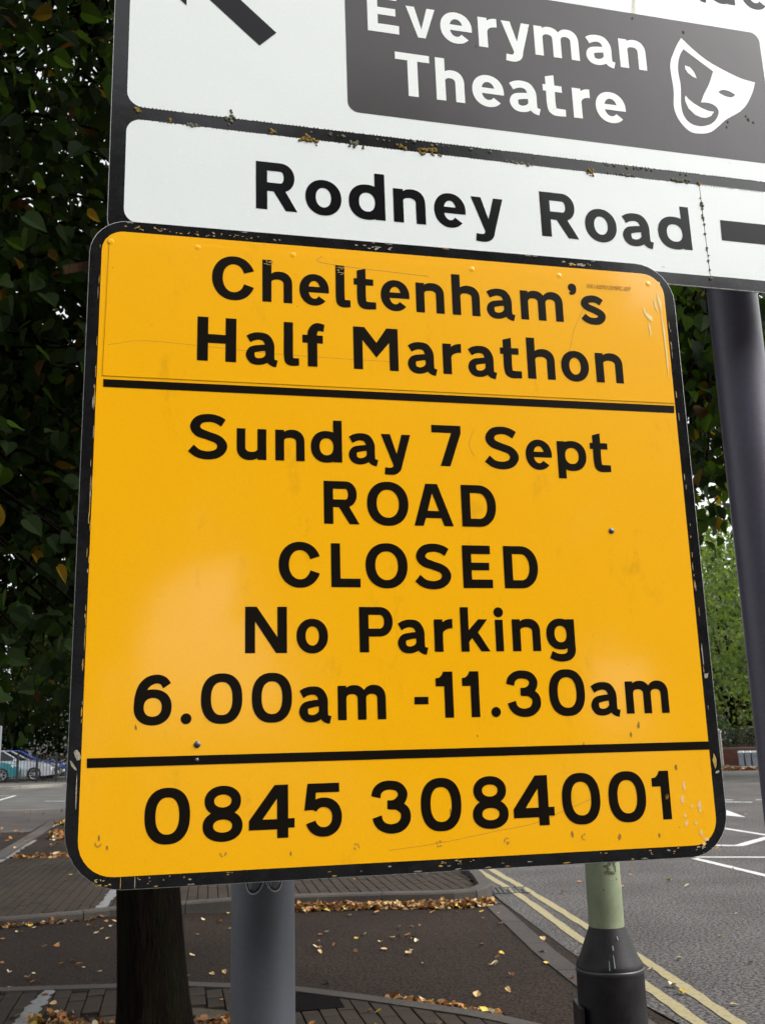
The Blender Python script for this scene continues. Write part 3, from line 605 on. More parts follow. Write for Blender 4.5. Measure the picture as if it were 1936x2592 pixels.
M_farroad = spec_mat('far_asphalt', (.078, .076, .071), .3, (.2, .19, .18), .5)
M_foot = spec_mat('pale_footway', (.072, .062, .056), .25, (.2, .18, .16), .4)
M_bed = spec_mat('joint_sand', (.020, .017, .014), .3, (.05, .04, .03), .4)
M_kerb = spec_mat('kerb_concrete', (.070, .062, .055), .35, (.15, .145, .14), .4, scale=160)
M_soil = spec_mat('verge_soil', (.06, .05, .035), .4, (.1, .08, .04), .6)
def struct(name, P, z, m):
    b = MB(); P = [(x, y) for x, y in P]
    tr = tessellate_polygon([[Vector((x, y, 0)) for x, y in P]]); F = []
    for a, c, d in tr:
        A, B_, C_ = P[a], P[c], P[d]; cr = (B_[0] - A[0]) * (C_[1] - A[1]) - (B_[1] - A[1]) * (C_[0] - A[0])
        F.append((a, c, d) if cr > 0 else (a, d, c))
    b.add([(x, y, z) for x, y in P], F); o = b.build(name, m); o['kind'] = 'structure'; return o
struct('ground', [(-900, -900), (900, -900), (900, 900), (-900, 900)], -.012, M_soil)
# main road: kerb edge runs from the near right to the far left
EDGE = [(2.6, -8), (2.05, 2.5), (1.62, 5.2), (1.40, 6.2), (1.22, 8.0), (1.03, 9.9), (.98, 10.6), (.88, 12.0), (.6, 15.5), (.0, 20), (-1.2, 26)]
struct('main_road', EDGE + [(-3, 30.0), (60, 30.0), (60, -8)], 0., M_road)
struct('side_road', [(-14, 6.6), (-14, 9.6), (-1, 9.8), (1.02, 9.9), (1.22, 8.0), (1.40, 6.2), (1.55, 5.2), (.6, 5.2), (-1, 6.4)][::-1], -.004, M_tarmac)
struct('tarmac_path', [(-30, 14.5), (.70, 14.5), (.0, 20), (-1.2, 26.4), (-30, 27.6)], -.004, M_tarmac)
struct('far_road', [(-60, 27.4), (-9, 26.4), (-3, 26.4), (-3, 30), (70, 30), (70, 40), (14, 40.5), (0, 43.2), (-14, 43.7), (-17, 42.6), (-60, 44.5)], -.001, M_farroad)
# ---- block paving: the nearer pieces are single blocks
M_block = spec_mat('paving_brick', (.036, .0275, .0205), .22, (.09, .078, .066), .35, scale=140)
M_block2 = spec_mat('paving_brick_red', (.038, .0275, .0205), .22, (.09, .075, .06), .35, scale=140)
M_block3 = spec_mat('paving_brick_dark', (.031, .0240, .0185), .22, (.07, .062, .055), .35, scale=140)
def block_mesh(nm, m):
    b = MB(); w, l, h, c = .0920, .1992, .03, .0025
    V = [(-w / 2, -l / 2, -h), (w / 2, -l / 2, -h), (w / 2, l / 2, -h), (-w / 2, l / 2, -h), (-w / 2, -l / 2, -c), (w / 2, -l / 2, -c), (w / 2, l / 2, -c), (-w / 2, l / 2, -c),
         (-w / 2 + c, -l / 2 + c, 0), (w / 2 - c, -l / 2 + c, 0), (w / 2 - c, l / 2 - c, 0), (-w / 2 + c, l / 2 - c, 0)]
    b.add(V, [(0, 1, 5, 4), (1, 2, 6, 5), (2, 3, 7, 6), (3, 0, 4, 7), (4, 5, 9, 8), (5, 6, 10, 9), (6, 7, 11, 10), (7, 4, 8, 11), (8, 9, 10, 11)])
    me = bpy.data.meshes.new(nm); me.from_pydata(b.v, [], b.f); me.materials.append(m); return me, b
block_me = [block_mesh('paving_brick', m) for m in (M_block, M_block2, M_block3)]
from mathutils.geometry import intersect_point_line
def inside(p, poly_):
    x, y = p; c = False; n = len(poly_)
    for i in range(n):
        x1, y1 = poly_[i]; x2, y2 = poly_[(i + 1) % n]
        if (y1 > y) != (y2 > y) and x < (x2 - x1) * (y - y1) / (y2 - y1) + x1: c = not c
    return c
def in_view(x, y, z=0., mx=60):
    dx_, dy_, dz_ = x, y, z - EYE
    v = cam.matrix_world.to_3x3().transposed() @ Vector((dx_, dy_, dz_))
    if v.z > -.05: return False
    px, py = 968 + 2505.5 * v.x / -v.z, 1296 - 2505.5 * v.y / -v.z
    return -mx < px < 1936 + mx and -mx < py < 2592 + mx
def px_of(x, y, z=0.):
    v = cam.matrix_world.to_3x3().transposed() @ Vector((x, y, z - EYE))
    return 968 + 2505.5 * v.x / -v.z, 1296 - 2505.5 * v.y / -v.z
def hidden_by_sign(x, y, z):
    a, b_ = px_of(x, y, z); return 180 < a < 1800 and b_ < 2265 - (a - 180) * .055 and b_ > 600
def paving(name, outline, az, z, ymax, maxn=300, bond=.5, holes=()):
    base = struct(name, outline, z - .014, M_bed)
    ca, sa = math.cos(math.radians(az)), math.sin(math.radians(az)); cand = []
    xs = [p[0] for p in outline]; ys_ = [p[1] for p in outline]
    cx, cy = (min(xs) + max(xs)) / 2, (min(ys_) + max(ys_)) / 2; R0 = 11
    for i in range(int(-R0 / .1), int(R0 / .1)):
        off = .1 * (i % 2)
        for j in range(int(-R0 / .2), int(R0 / .2)):
            u, v = i * .1, j * .2 + off
            x, y = cx + u * ca + v * sa, cy - u * sa + v * ca
            if y > ymax or y < 1.5 or not inside((x, y), outline): continue
            if abs(x / max(y, .5)) > .75: continue
            if any(math.hypot(x - hx, y - hy) < hr for hx, hy, hr in holes): continue
            zz = z + random.gauss(0, .0015); vis = in_view(x, y, z) and not hidden_by_sign(x, y, z)
            cand.append((0 if vis else 1, math.hypot(x, y), x, y, zz))
    cand.sort(); rest = MB(); R = Matrix.Rotation(-math.radians(az), 3, 'Z')
    for k, (h_, d, x, y, zz) in enumerate(cand):
        mi = random.choices((0, 1, 2), (6, 2, 2))[0]; tl = Euler((random.gauss(0, .006), random.gauss(0, .008), -math.radians(az) + random.gauss(0, .006)))
        if k < maxn and h_ == 0:
            o = bpy.data.objects.new('paving_brick', block_me[mi][0]); col.objects.link(o); o.parent = base; o.location = (x, y, zz); o.rotation_euler = tl
        else:
            RR = tl.to_matrix(); V = [RR @ Vector(p) + Vector((x, y, zz)) for p in block_me[mi][1].v]; rest.add(V, block_me[mi][1].f, mi)
    o = rest.build('paving_bricks', [M_block, M_block2, M_block3], base); o['kind'] = 'stuff'
    return base
KZ = .055
far_isl = [(-9.2, 9.35), (-5, 9.25), (-3.4, 9.52), (-2.6, 9.88), (-1.4, 10.02), (-.1, 10.03), (.50, 10.0), (.74, 10.12), (.85, 10.45), (.84, 11.2), (.76, 12.1), (.52, 14.5), (-9.2, 14.5)]
paving('block_paving', far_isl, -10, KZ, 16.)
near_isl = [(-6, -3), (1.9, -3), (1.75, 2.5), (1.35, 4.8), (.50, 5.75), (-.08, 6.12), (-.62, 6.45), (-1.33, 6.64), (-2.5, 6.62), (-6, 6.5)]
paving('footway_paving', near_isl, -12, KZ, 7., holes=[(-1.27, 5.55, .62)])
# tree pit soil
b = MB(); b.lathe([(.62, KZ - .02), (.60, KZ - .006), (.1, KZ + .01)], 24, c=(-1.27, 5.55)); o = b.build('tree_pit_soil', M_soil); o['kind'] = 'structure'
# ---- kerb stones
def kerb_line(name, P, z0, z1, w=.13, L_=.9, m=None, gap=.008, side=1, parent_struct=True):
    root = MB(); root.add([(P[0][0], P[0][1], -.2), (P[0][0] + .01, P[0][1], -.2), (P[0][0], P[0][1] + .01, -.2)], [(0, 1, 2)])
    base = None; pts = [Vector((x, y)) for x, y in P]; seg = [0]
    for i in range(1, len(pts)): seg.append(seg[-1] + (pts[i] - pts[i - 1]).length)
    def at_(s):
        s = max(0, min(seg[-1] - 1e-4, s))
        for i in range(1, len(seg)):
            if s <= seg[i]: t = (s - seg[i - 1]) / (seg[i] - seg[i - 1]); return pts[i - 1].lerp(pts[i], t), (pts[i] - pts[i - 1]).normalized()
    n = max(1, round(seg[-1] / L_)); l = seg[-1] / n; out = []
    zz = (lambda s: z1) if not callable(z1) else z1
    for k in range(n):
        b = MB(); K = 4; ss = [k * l + gap / 2 + (l - gap) * q / K for q in range(K + 1)]
        for q, s in enumerate(ss):
            p, d = at_(s); d = (at_(min(seg[-1], s + .12))[0] - at_(max(0, s - .12))[0]).normalized(); nn = Vector((-d.y, d.x)) * side; zt = zz(s)
            for (a, h) in ((0, z0), (0, zt - .016), (.014, zt), (w, zt), (w, z0)):
                b.v.append((p.x + nn.x * a, p.y + nn.y * a, h))
        for q in range(K):
            for e in range(4):
                f = (q * 5 + e, q * 5 + e + 1, q * 5 + 5 + e + 1, q * 5 + 5 + e); b.f.append(f if side > 0 else f[::-1]); b.m.append(0)
        b.f.append((0, 1, 2, 3, 4)); b.f.append(tuple(K * 5 + e for e in (4, 3, 2, 1, 0))); b.m += [0, 0]
        o = b.build('kerbstone', m or M_kerb, base)
        if base is None: pass
        out.append(o)
    r = empty(name, (0, 0, 0)); r['kind'] = 'structure'
    for o in out: o.parent = r
    return r
kerb_line('kerb', [(-9.2, 9.22), (-5, 9.12), (-3.4, 9.39), (-2.6, 9.75), (-1.4, 9.89), (-.1, 9.90), (.52, 9.86), (.84, 9.99), (.98, 10.35), (.975, 11.2), (.89, 12.1), (.65, 14.5)], -.03, lambda s: .058 + (.05 if s > 6.5 else 0) * min(1, (s - 6.5) / 1.6 if s > 6.5 else 0), side=1)
kerb_line('kerb', [(-6, 6.62), (-2.5, 6.74), (-1.33, 6.76), (-.62, 6.57), (-.08, 6.24), (.52, 5.83), (1.45, 4.85), (1.88, 2.5), (2.0, -3)], -.03, .062, side=-1, w=.12)
# concrete edging strip between the side road and the yellow lines
kerb_line('channel_edging', [(1.02, 9.75), (1.17, 7.6), (1.33, 6.2), (1.46, 5.2), (1.62, 4.4)], -.03, .004, w=.17, side=-1, m=spec_mat('edging_concrete', (.058, .051, .047), .3, (.13, .12, .115), .4, scale=160))
# ---- painted markings
def worn_paint(name, c, wear, scale=30):
    m = bpy.data.materials.new(name); m.use_nodes = True; N = m.node_tree.nodes; L = m.node_tree.links; b = N['Principled BSDF']; b.inputs['Roughness'].default_value = .75
    tc = N.new('ShaderNodeTexCoord'); n = N.new('ShaderNodeTexNoise'); n.inputs['Scale'].default_value = scale; n.inputs['Detail'].default_value = 7; n.inputs['Roughness'].default_value = .8; L.new(tc.outputs['Object'], n.inputs[0])
    r = N.new('ShaderNodeMapRange'); r.inputs[1].default_value = .5 + (.5 - wear) * .25; r.inputs[2].default_value = .62 + (.5 - wear) * .25; L.new(n.outputs[0], r.inputs[0])
    mx = N.new('ShaderNodeMix'); mx.data_type = 'RGBA'; mx.inputs[6].default_value = (*c, 1); mx.inputs[7].default_value = (*[q * .35 + .06 for q in c], 1); L.new(r.outputs[0], mx.inputs[0]); L.new(mx.outputs[2], b.inputs['Base Color'])
    MATS[name] = m; return m
M_py = worn_paint('yellow_paint', (.26, .215, .095), .55); M_pw = worn_paint('white_paint', (.44, .44, .42), .35); M_pwf = worn_paint('white_paint_worn', (.17, .17, .17), .65, 18)
def line_mark(name, P, w, m, z, wob=.004):
    C = cr_spline([(x, y) for x, y in P], 10) if len(P) > 2 else [np.array(P[0]) * (1 - t) + np.array(P[1]) * t for t in np.linspace(0, 1, 24)]
    A = []; B = []
    for i, p in enumerate(C):
        d = C[min(i + 1, len(C) - 1)] - C[max(i - 1, 0)]; d = d / np.linalg.norm(d); nn = np.array([-d[1], d[0]])
        A.append(p + nn * (w / 2 + random.gauss(0, wob))); B.append(p - nn * (w / 2 + random.gauss(0, wob)))
    n = len(C); b = MB(); b.add([(*q, z) for q in A] + [(*q, z) for q in B], [(i, n + i, n + i + 1, i + 1) for i in range(n - 1)])
    o = b.build(name, m); o['kind'] = 'structure'; return o
line_mark('road_marking_yellow', [(2.2, -4), (2.02, 3.5), (1.80, 5.74), (1.75, 6.53), (1.68, 7.41), (1.56, 8.49), (1.38, 10.35), (1.16, 12.32), (.9, 15.), (.4, 19.5)], .080, M_py, .004)
line_mark('road_marking_yellow', [(2.0, -4), (1.80, 3.5), (1.60, 5.73), (1.53, 6.62), (1.42, 7.86), (1.24, 10.17), (1.01, 12.24), (.74, 15.), (.22, 19.5)], .080, M_py, .0044)
def patch_mark(P, m=None, z=.004, name='road_marking_white'): return struct(name, P, z, m or M_pw)
line_mark('road_marking_white', [(3.75, 12.95), (7.5, 11.95)], .11, M_pw, .004); line_mark('road_marking_white', [(3.70, 12.82), (4.05, 10.6)], .10, M_pw, .0046)
line_mark('road_marking_white', [(4.2, 14.28), (4.70, 14.07)], .15, M_pw, .0042); line_mark('road_marking_white', [(4.66, 14.05), (5.85, 15.55)], .15, M_pw, .0054); line_mark('road_marking_white', [(5.25, 16.95), (5.62, 14.9)], .11, M_pw, .0050)
patch_mark([(6.1, 20.7), (6.63, 20.5), (6.36, 18.6), (6.10, 19.4)][::-1])
for P in ([(7.0, 23.8), (7.75, 23.35)], [(8.2, 23.2), (9.6, 22.5)], [(6.9, 23.2), (7.85, 22.45)], [(4, 25.6), (6.3, 24.2)]): line_mark('road_marking_white', P, .14, M_pw, .004, .02)
line_mark('road_marking_yellow', [(9.0, 31.1), (16, 26.6)], .10, M_py, .004, .02)
for P in ([(-16, 37.2), (-13.1, 36.1), (-12.9, 33.6)], ): line_mark('road_marking_white', [(-17.2, 37.0), (-13.3, 36.2)], .12, M_pw, .004); line_mark('road_marking_white', [(-13.2, 36.2), (-12.4, 32.2)], .12, M_pw, .0046)
line_mark('road_marking_white', [(-10.6, 31.6), (-7.0, 29.9)], .12, M_pw, .004)
line_mark('road_marking_yellow', [(-30, 28.3), (-10.4, 27.3), (-7, 26.7)], .09, M_py, .004, .02)
line_mark('road_marking_yellow', [(-30, 43.0), (-17.0, 42.0), (-15.2, 42.4), (-13, 43.3), (0, 42.8)], .10, M_py, .004, .02)
# bay lines across the paving: worn white paint with broken outline
for P, z in (([(-2.97, 11.35), (-2.73, 9.84)], KZ + .005), ([(-2.14, 6.62), (-2.0, 5.6)], KZ + .005), ([(-3.9, 9.45), (-4.3, 9.46)], KZ + .005)):
    line_mark('bay_line', P, .095, M_pwf, z, .010)
for P in ([(-7.9, 25.0), (-7.25, 22.4)], [(-7.05, 21.7), (-6.85, 20.7)], [(-6.2, 18.0), (-5.85, 16.2), (-5.45, 14.5)], [(-5.4, 14.4), (-4.9, 12.2)]):
    line_mark('bay_line', P, .12, M_pw if P[0][1] > 20 else M_pwf, KZ + .006 if P[0][1] < 14.45 else .002, .012)
kerb_line('drain_channel', [(-8.6, 26.9), (-8.15, 25.6), (-6.75, 19.5), (-5.9, 15.4), (-5.0, 11.0)], -.03, .030, w=.22, side=1, m=M_foot)
struct('pale_footway', [(-30, 20.5), (-6.9, 19.8), (-8.2, 25.8), (-8.5, 26.9), (-30, 27.3)], .001, M_foot)
# drain grating in the yellow lines
b = MB()
for i in range(7): b.box((1.02 + i * .05, 10.62, .004), (.025, .36, .008))
b.box((1.17, 10.43, .004), (.38, .02, .009)); b.box((1.17, 10.81, .004), (.38, .02, .009))
tag(b.build('drain_grate', mat('cast_iron', (.03, .03, .03), rough=.7)), 'cast iron drain grate in the gutter by the double yellow lines', 'drain grate')
# inspection cover in the near paving, right of the grey post
b = MB(); b.box((-.50, 6.16, KZ - .004), (.36, .36, .02), Euler((0, 0, .2))); o = b.build('access_cover', mat('cover_dark', (.006, .005, .005), rough=1., spec=.03, var=.3, vscale=60, bump=1, bscale=90)); tag(o, 'dark square access cover set in the near block paving', 'access cover')

# ================================================================== leaves
def leaf_tpl(kind):
    if kind == 'heart':
        L_ = [(0, 0), (.22, -.06), (.42, .10), (.47, .34), (.36, .62), (.16, .85), (0, 1.05)]
        V = []; F = []
        for x, y in L_: V.append((x, y, abs(x) * .35 - .12 * y * y))
        for x, y in L_[1:-1]: V.append((-x, y, abs(x) * .35 - .12 * y * y))
        V.append((0, .45, -.02)); c = len(V) - 1
        rgt = [0, 1, 2, 3, 4, 5, 6]; lft = [0, 7, 8, 9, 10, 11, 6]
        for i in range(6): F.append((c, rgt[i], rgt[i + 1])); F.append((c, lft[i + 1], lft[i]))
        return np.array(V), np.array(F)
    V = [(0, 0, 0), (.38, .35, .1), (0, 1, -.08), (-.38, .35, .1)]
    return np.array(V, float), np.array([(0, 1, 2), (0, 2, 3)])
TH = leaf_tpl('heart'); TQ = leaf_tpl('quad')
def leaf_arrays(C, size, tpl, rs, droop=.7):
    n = len(C); V0, F0 = tpl; k = len(V0)
    yaw = rs.uniform(0, 2 * np.pi, n); pit = rs.normal(-droop, .55, n); rol = rs.normal(0, .7, n)
    cy, sy, cp, sp_, cr_, sr = np.cos(yaw), np.sin(yaw), np.cos(pit), np.sin(pit), np.cos(rol), np.sin(rol)
    Rx = np.zeros((n, 3, 3)); Ry = np.zeros((n, 3, 3)); Rz = np.zeros((n, 3, 3))
    Rx[:, 0, 0] = 1; Rx[:, 1, 1] = cp; Rx[:, 1, 2] = -sp_; Rx[:, 2, 1] = sp_; Rx[:, 2, 2] = cp
    Ry[:, 1, 1] = 1; Ry[:, 0, 0] = cr_; Ry[:, 0, 2] = sr; Ry[:, 2, 0] = -sr; Ry[:, 2, 2] = cr_
    Rz[:, 2, 2] = 1; Rz[:, 0, 0] = cy; Rz[:, 0, 1] = -sy; Rz[:, 1, 0] = sy; Rz[:, 1, 1] = cy
    R = Rz @ Rx @ Ry
    V = np.einsum('nij,kj->nki', R, V0) * size[:, None, None] + C[:, None, :]
    F = (F0[None] + (np.arange(n) * k)[:, None, None]).reshape(-1, 3)
    return V.reshape(-1, 3), F
def fast_mesh(name, V, F, mats, mi, parent=None):
    me = bpy.data.meshes.new(name); me.vertices.add(len(V)); me.vertices.foreach_set('co', V.astype(np.float32).ravel())
    me.loops.add(F.size); me.loops.foreach_set('vertex_index', F.astype(np.int32).ravel())
    me.polygons.add(len(F)); me.polygons.foreach_set('loop_start', (np.arange(len(F)) * F.shape[1]).astype(np.int32))
    for m in mats: me.materials.append(m)
    me.polygons.foreach_set('material_index', mi.astype(np.int32)); me.update(calc_edges=True); me.validate()
    return link(name, me, parent)
M_l1 = mat('leaf_dark_green', (.0085, .016, .005), rough=.75, spec=.09, trans=(.018, .034, .004), var=.25, vscale=40)
M_l2 = mat('leaf_green', (.015, .028, .0075), rough=.75, spec=.09, trans=(.04, .075, .006), var=.25, vscale=40)
M_l3 = mat('leaf_yellow', (.062, .042, .008), rough=.8, spec=.08, trans=(.17, .10, .007), var=.25, vscale=60)
M_l4 = mat('leaf_brown', (.045, .024, .008), rough=.8, spec=.08, trans=(.10, .04, .006), var=.3, vscale=60)
M_f1 = mat('far_leaf_green', (.085, .14, .025), rough=.5, trans=(.14, .22, .02)); M_f2 = mat('far_leaf_bright', (.13, .18, .03), rough=.5, trans=(.24, .34, .03)); M_f3 = mat('far_leaf_dark', (.030, .050, .014), rough=.5, trans=(.05, .08, .01))
LM = [M_l1, M_l2, M_l3, M_l4]
M_bark = mat('bark_dark', (.0085, .006, .004), rough=1., color2=(.0025, .002, .0014), vscale=9, stretch=(5, 5, .7), bump=4, bscale=16, spec=.04, c3=(.008, .010, .004), c3scale=2.2, c3amt=.5)
def limb_path(a, b_, rs, sag=.3, n=6):
    a = np.array(a, float); b_ = np.array(b_, float); P = []
    for i in range(n + 1):
        t = i / n; p = a * (1 - t) + b_ * t; p[2] += sag * math.sin(math.pi * t); p += rs.normal(0, .06, 3) * (0 < i < n) * min(1, np.linalg.norm(b_ - a) / 3); P.append(p)
    return P
def tree(name, loc, r0, h_trunk, limbs, clusters, nleaf, spread, size, tpl, mats, wts, label, cat='tree', group=None, seed=1, n_single=0, trunk_prof=None, twig=True, view_leaf=None):
    rs = np.random.default_rng(seed)
    root = tag(empty(name, loc), label, cat, group); loc = np.array(loc, float)
    b = MB()
    if trunk_prof: prof = trunk_prof
    else: prof = [(r0 * 1.5, 0), (r0 * 1.12, .25), (r0, .9), (r0 * .92, h_trunk * .6), (r0 * .8, h_trunk), (r0 * .45, h_trunk * 1.5), (r0 * .2, h_trunk * 2.1)]
    n = 26; o0 = 0
    for r, z in prof:
        for k in range(n):
            t = 2 * math.pi * k / n; rr = r * (1 + .05 * math.sin(3 * t + 1) + .03 * math.sin(7 * t + z)); b.v.append((rr * math.cos(t) - (.07 * min(z, 1.2) if trunk_prof else 0), rr * math.sin(t), z))
    for i in range(len(prof) - 1):
        for k in range(n): b.f.append((i * n + k, i * n + (k + 1) % n, (i + 1) * n + (k + 1) % n, (i + 1) * n + k)); b.m.append(0)
    b.build('trunk', M_bark, root, True)
    tips = []
    for (s, e, r) in limbs:
        P = limb_path(s, e, rs); q = MB(); q.tube(P, [r * (1 - .8 * i / (len(P) - 1)) for i in range(len(P))], 8); q.build('branch', M_bark, root, True); tips += [P[k] for k in range(1, len(P))]
    tips = np.array(tips)
    if twig and len(tips):
        q = MB()
        for c in clusters:
            d = np.linalg.norm(tips - c, axis=1); t = tips[int(np.argmin(d))]
            if np.linalg.norm(t - c) > .15:
                P = limb_path(t, c + rs.normal(0, .05, 3), rs, .12, 3); q.tube(P, [.016, .012, .008, .004], 4, cap=False)
        if q.v:
            o = q.build('twigs', M_bark, root); o['kind'] = 'stuff'
    C = np.repeat(clusters, nleaf, axis=0); C = C + rs.normal(0, 1, C.shape) * np.array(spread)
    C = C[rs.random(len(C)) < .92]
    S = rs.uniform(.75, 1.2, len(C)) * size
    if n_single:
        M3 = np.array(cam.matrix_world.to_3x3()); W = C + loc; q = (W - np.array([0, 0, EYE])) @ M3
        zz = -q[:, 2]; pxx = 968 + 2505.5 * q[:, 0] / np.maximum(zz, .1); pyy = 1296 - 2505.5 * q[:, 1] / np.maximum(zz, .1)
        vis = (zz > .5) & (pxx > -20) & (pxx < 1956) & (pyy > -20) & (pyy < 1860) & ((pxx < 285 - 45 * (pyy > 560)) | ((pxx > 1690) & (pyy > 715) & (pxx < 1870 + (pyy < 860) * 80)))
        near = zz < 1.9; keep = ~(near); 
        idx = np.where(vis & keep)[0]; idx = idx[np.argsort(zz[idx])][:n_single]
        single = np.zeros(len(C), bool); single[idx] = True
        protos = []
        for mi_, m in enumerate(mats):
            V, F = tpl; me = bpy.data.meshes.new('leaf'); me.from_pydata([tuple(v) for v in V], [], [tuple(f) for f in F]); me.materials.append(m); protos.append(me)
        for i in idx:
            o = bpy.data.objects.new('leaf', protos[rs.choice(len(mats), p=wts)]); col.objects.link(o); o.parent = root; o.location = C[i]
            o.rotation_euler = Euler((rs.normal(-.7, .5), rs.normal(0, .6), rs.uniform(0, 6.28)), 'XYZ'); o.scale = (S[i],) * 3
        keep &= ~single; keep &= ~((pyy > 1870) & (pyy < 2700) & (pxx > -60) & (pxx < 2000) & (zz > 0)); C = C[keep]; S = S[keep]
    V, F = leaf_arrays(C, S, tpl, rs); kf = len(tpl[1]); mi = np.repeat(rs.choice(len(mats), size=len(C), p=wts), kf)
    o = fast_mesh('crown', V, F, mats, mi, root); o['kind'] = 'stuff'
    return root
rt = np.random.default_rng(5)
# --- tree A: the lime whose trunk shows under the sign; its crown hangs over the pavement
TA = np.array([-1.25, 5.55, KZ - .02])
cl = []
while len(cl) < 1900:
    p = rt.uniform(-1, 1, 3)
    if np.linalg.norm(p) > 1 or np.linalg.norm(p) < .25: continue
    c = np.array([-1.35, 5.9, 5.6]) + p * np.array([3.7, 4.0, 3.7])
    if c[2] < 2.9 and c[0] > -.9: continue
    if c[2] < 2.3: continue
    if c[1] < 2.1 and c[2] < 6.5: continue
    cl.append(c - TA)
while len(cl) < 2240:   # low drooping skirt on the left and back
    az = math.radians(rt.uniform(-32, -13.5)); d = rt.uniform(3.4, 9.0); z = rt.uniform(1.75 + .05 * (d - 3.4), 4.5)
    c = np.array([d * math.sin(az), d * math.cos(az), z]); cl.append(c - TA)
while len(cl) < 2400:   # sprays seen between the sign and the right post
    az = math.radians(rt.uniform(15.5, 21.2)); d = rt.uniform(4.0, 7.5); el = math.radians(rt.uniform(13.5, 26)); 
    c = np.array([d * math.sin(az), d * math.cos(az), EYE + d * math.tan(el)]); cl.append(c - TA)
cl = np.array(cl)
limbsA = [((0, 0, 2.1), (-1.9, -.6, 4.6), .085), ((0, 0, 2.5), (1.9, .5, 4.7), .08), ((0, 0, 2.9), (.4, -2.2, 5.6), .08), ((0, 0, 2.4), (-2.2, 1.6, 4.4), .08), ((0, 0, 3.4), (-.9, .2, 7.4), .09),
          ((0, 0, 3.2), (.5, 2.6, 6.2), .08), ((0, 0, 3.6), (1.5, -1.2, 7.4), .07), ((0, 0, 2.7), (-1.1, -2.0, 4.2), .06), ((0, 0, 4.4), (.2, .3, 8.6), .09), ((-.9, -.4, 3.3), (-1.0, -1.9, 2.7), .03), ((1.0, .3, 3.7), (3.0, -.6, 3.4), .04)]
tree('lime_tree', TA, .17, 2.6, limbsA, cl, 27, (.21, .21, 0.19), .068, TH, LM, [.56, .385, .04, .015], 'lime tree with dark ridged trunk left of the grey post, yellowing crown above', seed=3, n_single=300,
     trunk_prof=[(.25, 0), (.198, .06), (.182, .2), (.171, .42), (.161, .75), (.158, 1.3), (.16, 2.2), (.15, 3.2), (.11, 4.6), (.06, 6.6)])
# --- further trees on the left, behind
def blob_clusters(c, r, n, rs, zmin=-9):
    out = []
    while len(out) < n:
        p = rs.uniform(-1, 1, 3); q = np.linalg.norm(p)
        if q > 1 or q < .3: continue
        w = np.array(c) + p * np.array(r)
        if w[2] < zmin: continue
        out.append(w)
    return np.array(out)
def simple_tree(name, loc, H, R, label, mats, wts, seed, size=.13, ncl=420, nl=26, group=None, zlow=1.9, sq=1.):
    rs = np.random.default_rng(seed); cz = zlow + (H - zlow) / 2
    cl = blob_clusters((0, 0, cz), (R, R * sq, (H - zlow) / 2), ncl, rs)
    lim = [((0, 0, zlow * .9 + .25 * k), (R * .6 * math.cos(k * 2.1), R * .6 * math.sin(k * 2.1), zlow + (H - zlow) * (.35 + .08 * k)), .09) for k in range(6)] + [((0, 0, zlow), (0, 0, H * .85), .12)]
    return tree(name, loc, .2, zlow + .6, lim, cl, nl, (.3, .3, .26), size, TQ, mats, wts, label, group=group, seed=seed, twig=False)
simple_tree('street_tree', (-2.5, 12.9, 0), 9.5, 3.6, 'dark leafy street tree second in the row left of the signs, behind the lime tree', LM, [.6, .32, .06, .02], 21, .12, 430, 26, zlow=2.4)
simple_tree('street_tree', (-5.2, 21.5, 0), 10.5, 4.2, 'dark leafy street tree farthest along the left verge, before the car park road', LM, [.6, .30, .08, .02], 22, .15, 400, 26, zlow=2.9)
simple_tree('street_tree', (-13.6, 49.5, 0), 11, 4.6, 'tall dark tree overhanging the parked cars behind the railings', LM, [.7, .25, .05, 0], 23, .24, 560, 30, zlow=1.9)
simple_tree('street_tree', (-21.5, 58.5, 0), 12, 5.6, 'dark tree behind the parked teal car', LM, [.75, .22, .03, 0], 24, .26, 620, 30, zlow=1.8)
simple_tree('street_tree', (-16.2, 63, 0), 13, 6.0, 'broad dark tree at the back of the car park', LM, [.75, .22, .03, 0], 25, .28, 620, 30, zlow=1.2)
# --- bright trees to the right
simple_tree('garden_tree', (14.2, 34.5, 0), 10.6, 4.2, 'bright green garden tree nearest the brick wall, right of the yellow sign', [M_f1, M_f2, M_f3], [.5, .35, .15], 31, .21, 520, 20, zlow=1.9)
simple_tree('garden_tree', (16.6, 48.8, 0), 11.5, 4.6, 'green garden tree overhanging the railings above the grey bins', [M_f1, M_f2, M_f3], [.5, .3, .2], 32, .24, 520, 19, zlow=1.6)
simple_tree('garden_tree', (19.5, 55, 0), 10.5, 4.4, 'tall green tree behind the brick house garden', [M_f1, M_f2, M_f3], [.5, .2, .3], 33, .2, 460, 22, zlow=2.2)
# --- trees on the near side of the street, behind the photographer (seen as dark reflections in the glossy signs)
for k, (x, y, h, r) in enumerate([(-6.5, -12, 10.5, 4.6), (.05, -13.4, 12.0, 2.9), (6.95, -11.0, 13.2, 3.4), (12.8, -9.2, 9.6, 3.1), (3.6, -19.5, 17.0, 5.0)]):
    simple_tree('street_tree', (x, y, 0), h, r, ['leafy street tree behind the camera to the left', 'taller street tree straight behind the camera', 'tall leafy tree behind the camera to the right', 'rightmost and lowest tree behind the camera', 'tallest tree far behind the camera'][k], LM, [.5, .35, .1, .05], 41 + k, .34, 700, 32, zlow=.9 if k < 4 else 5.5)

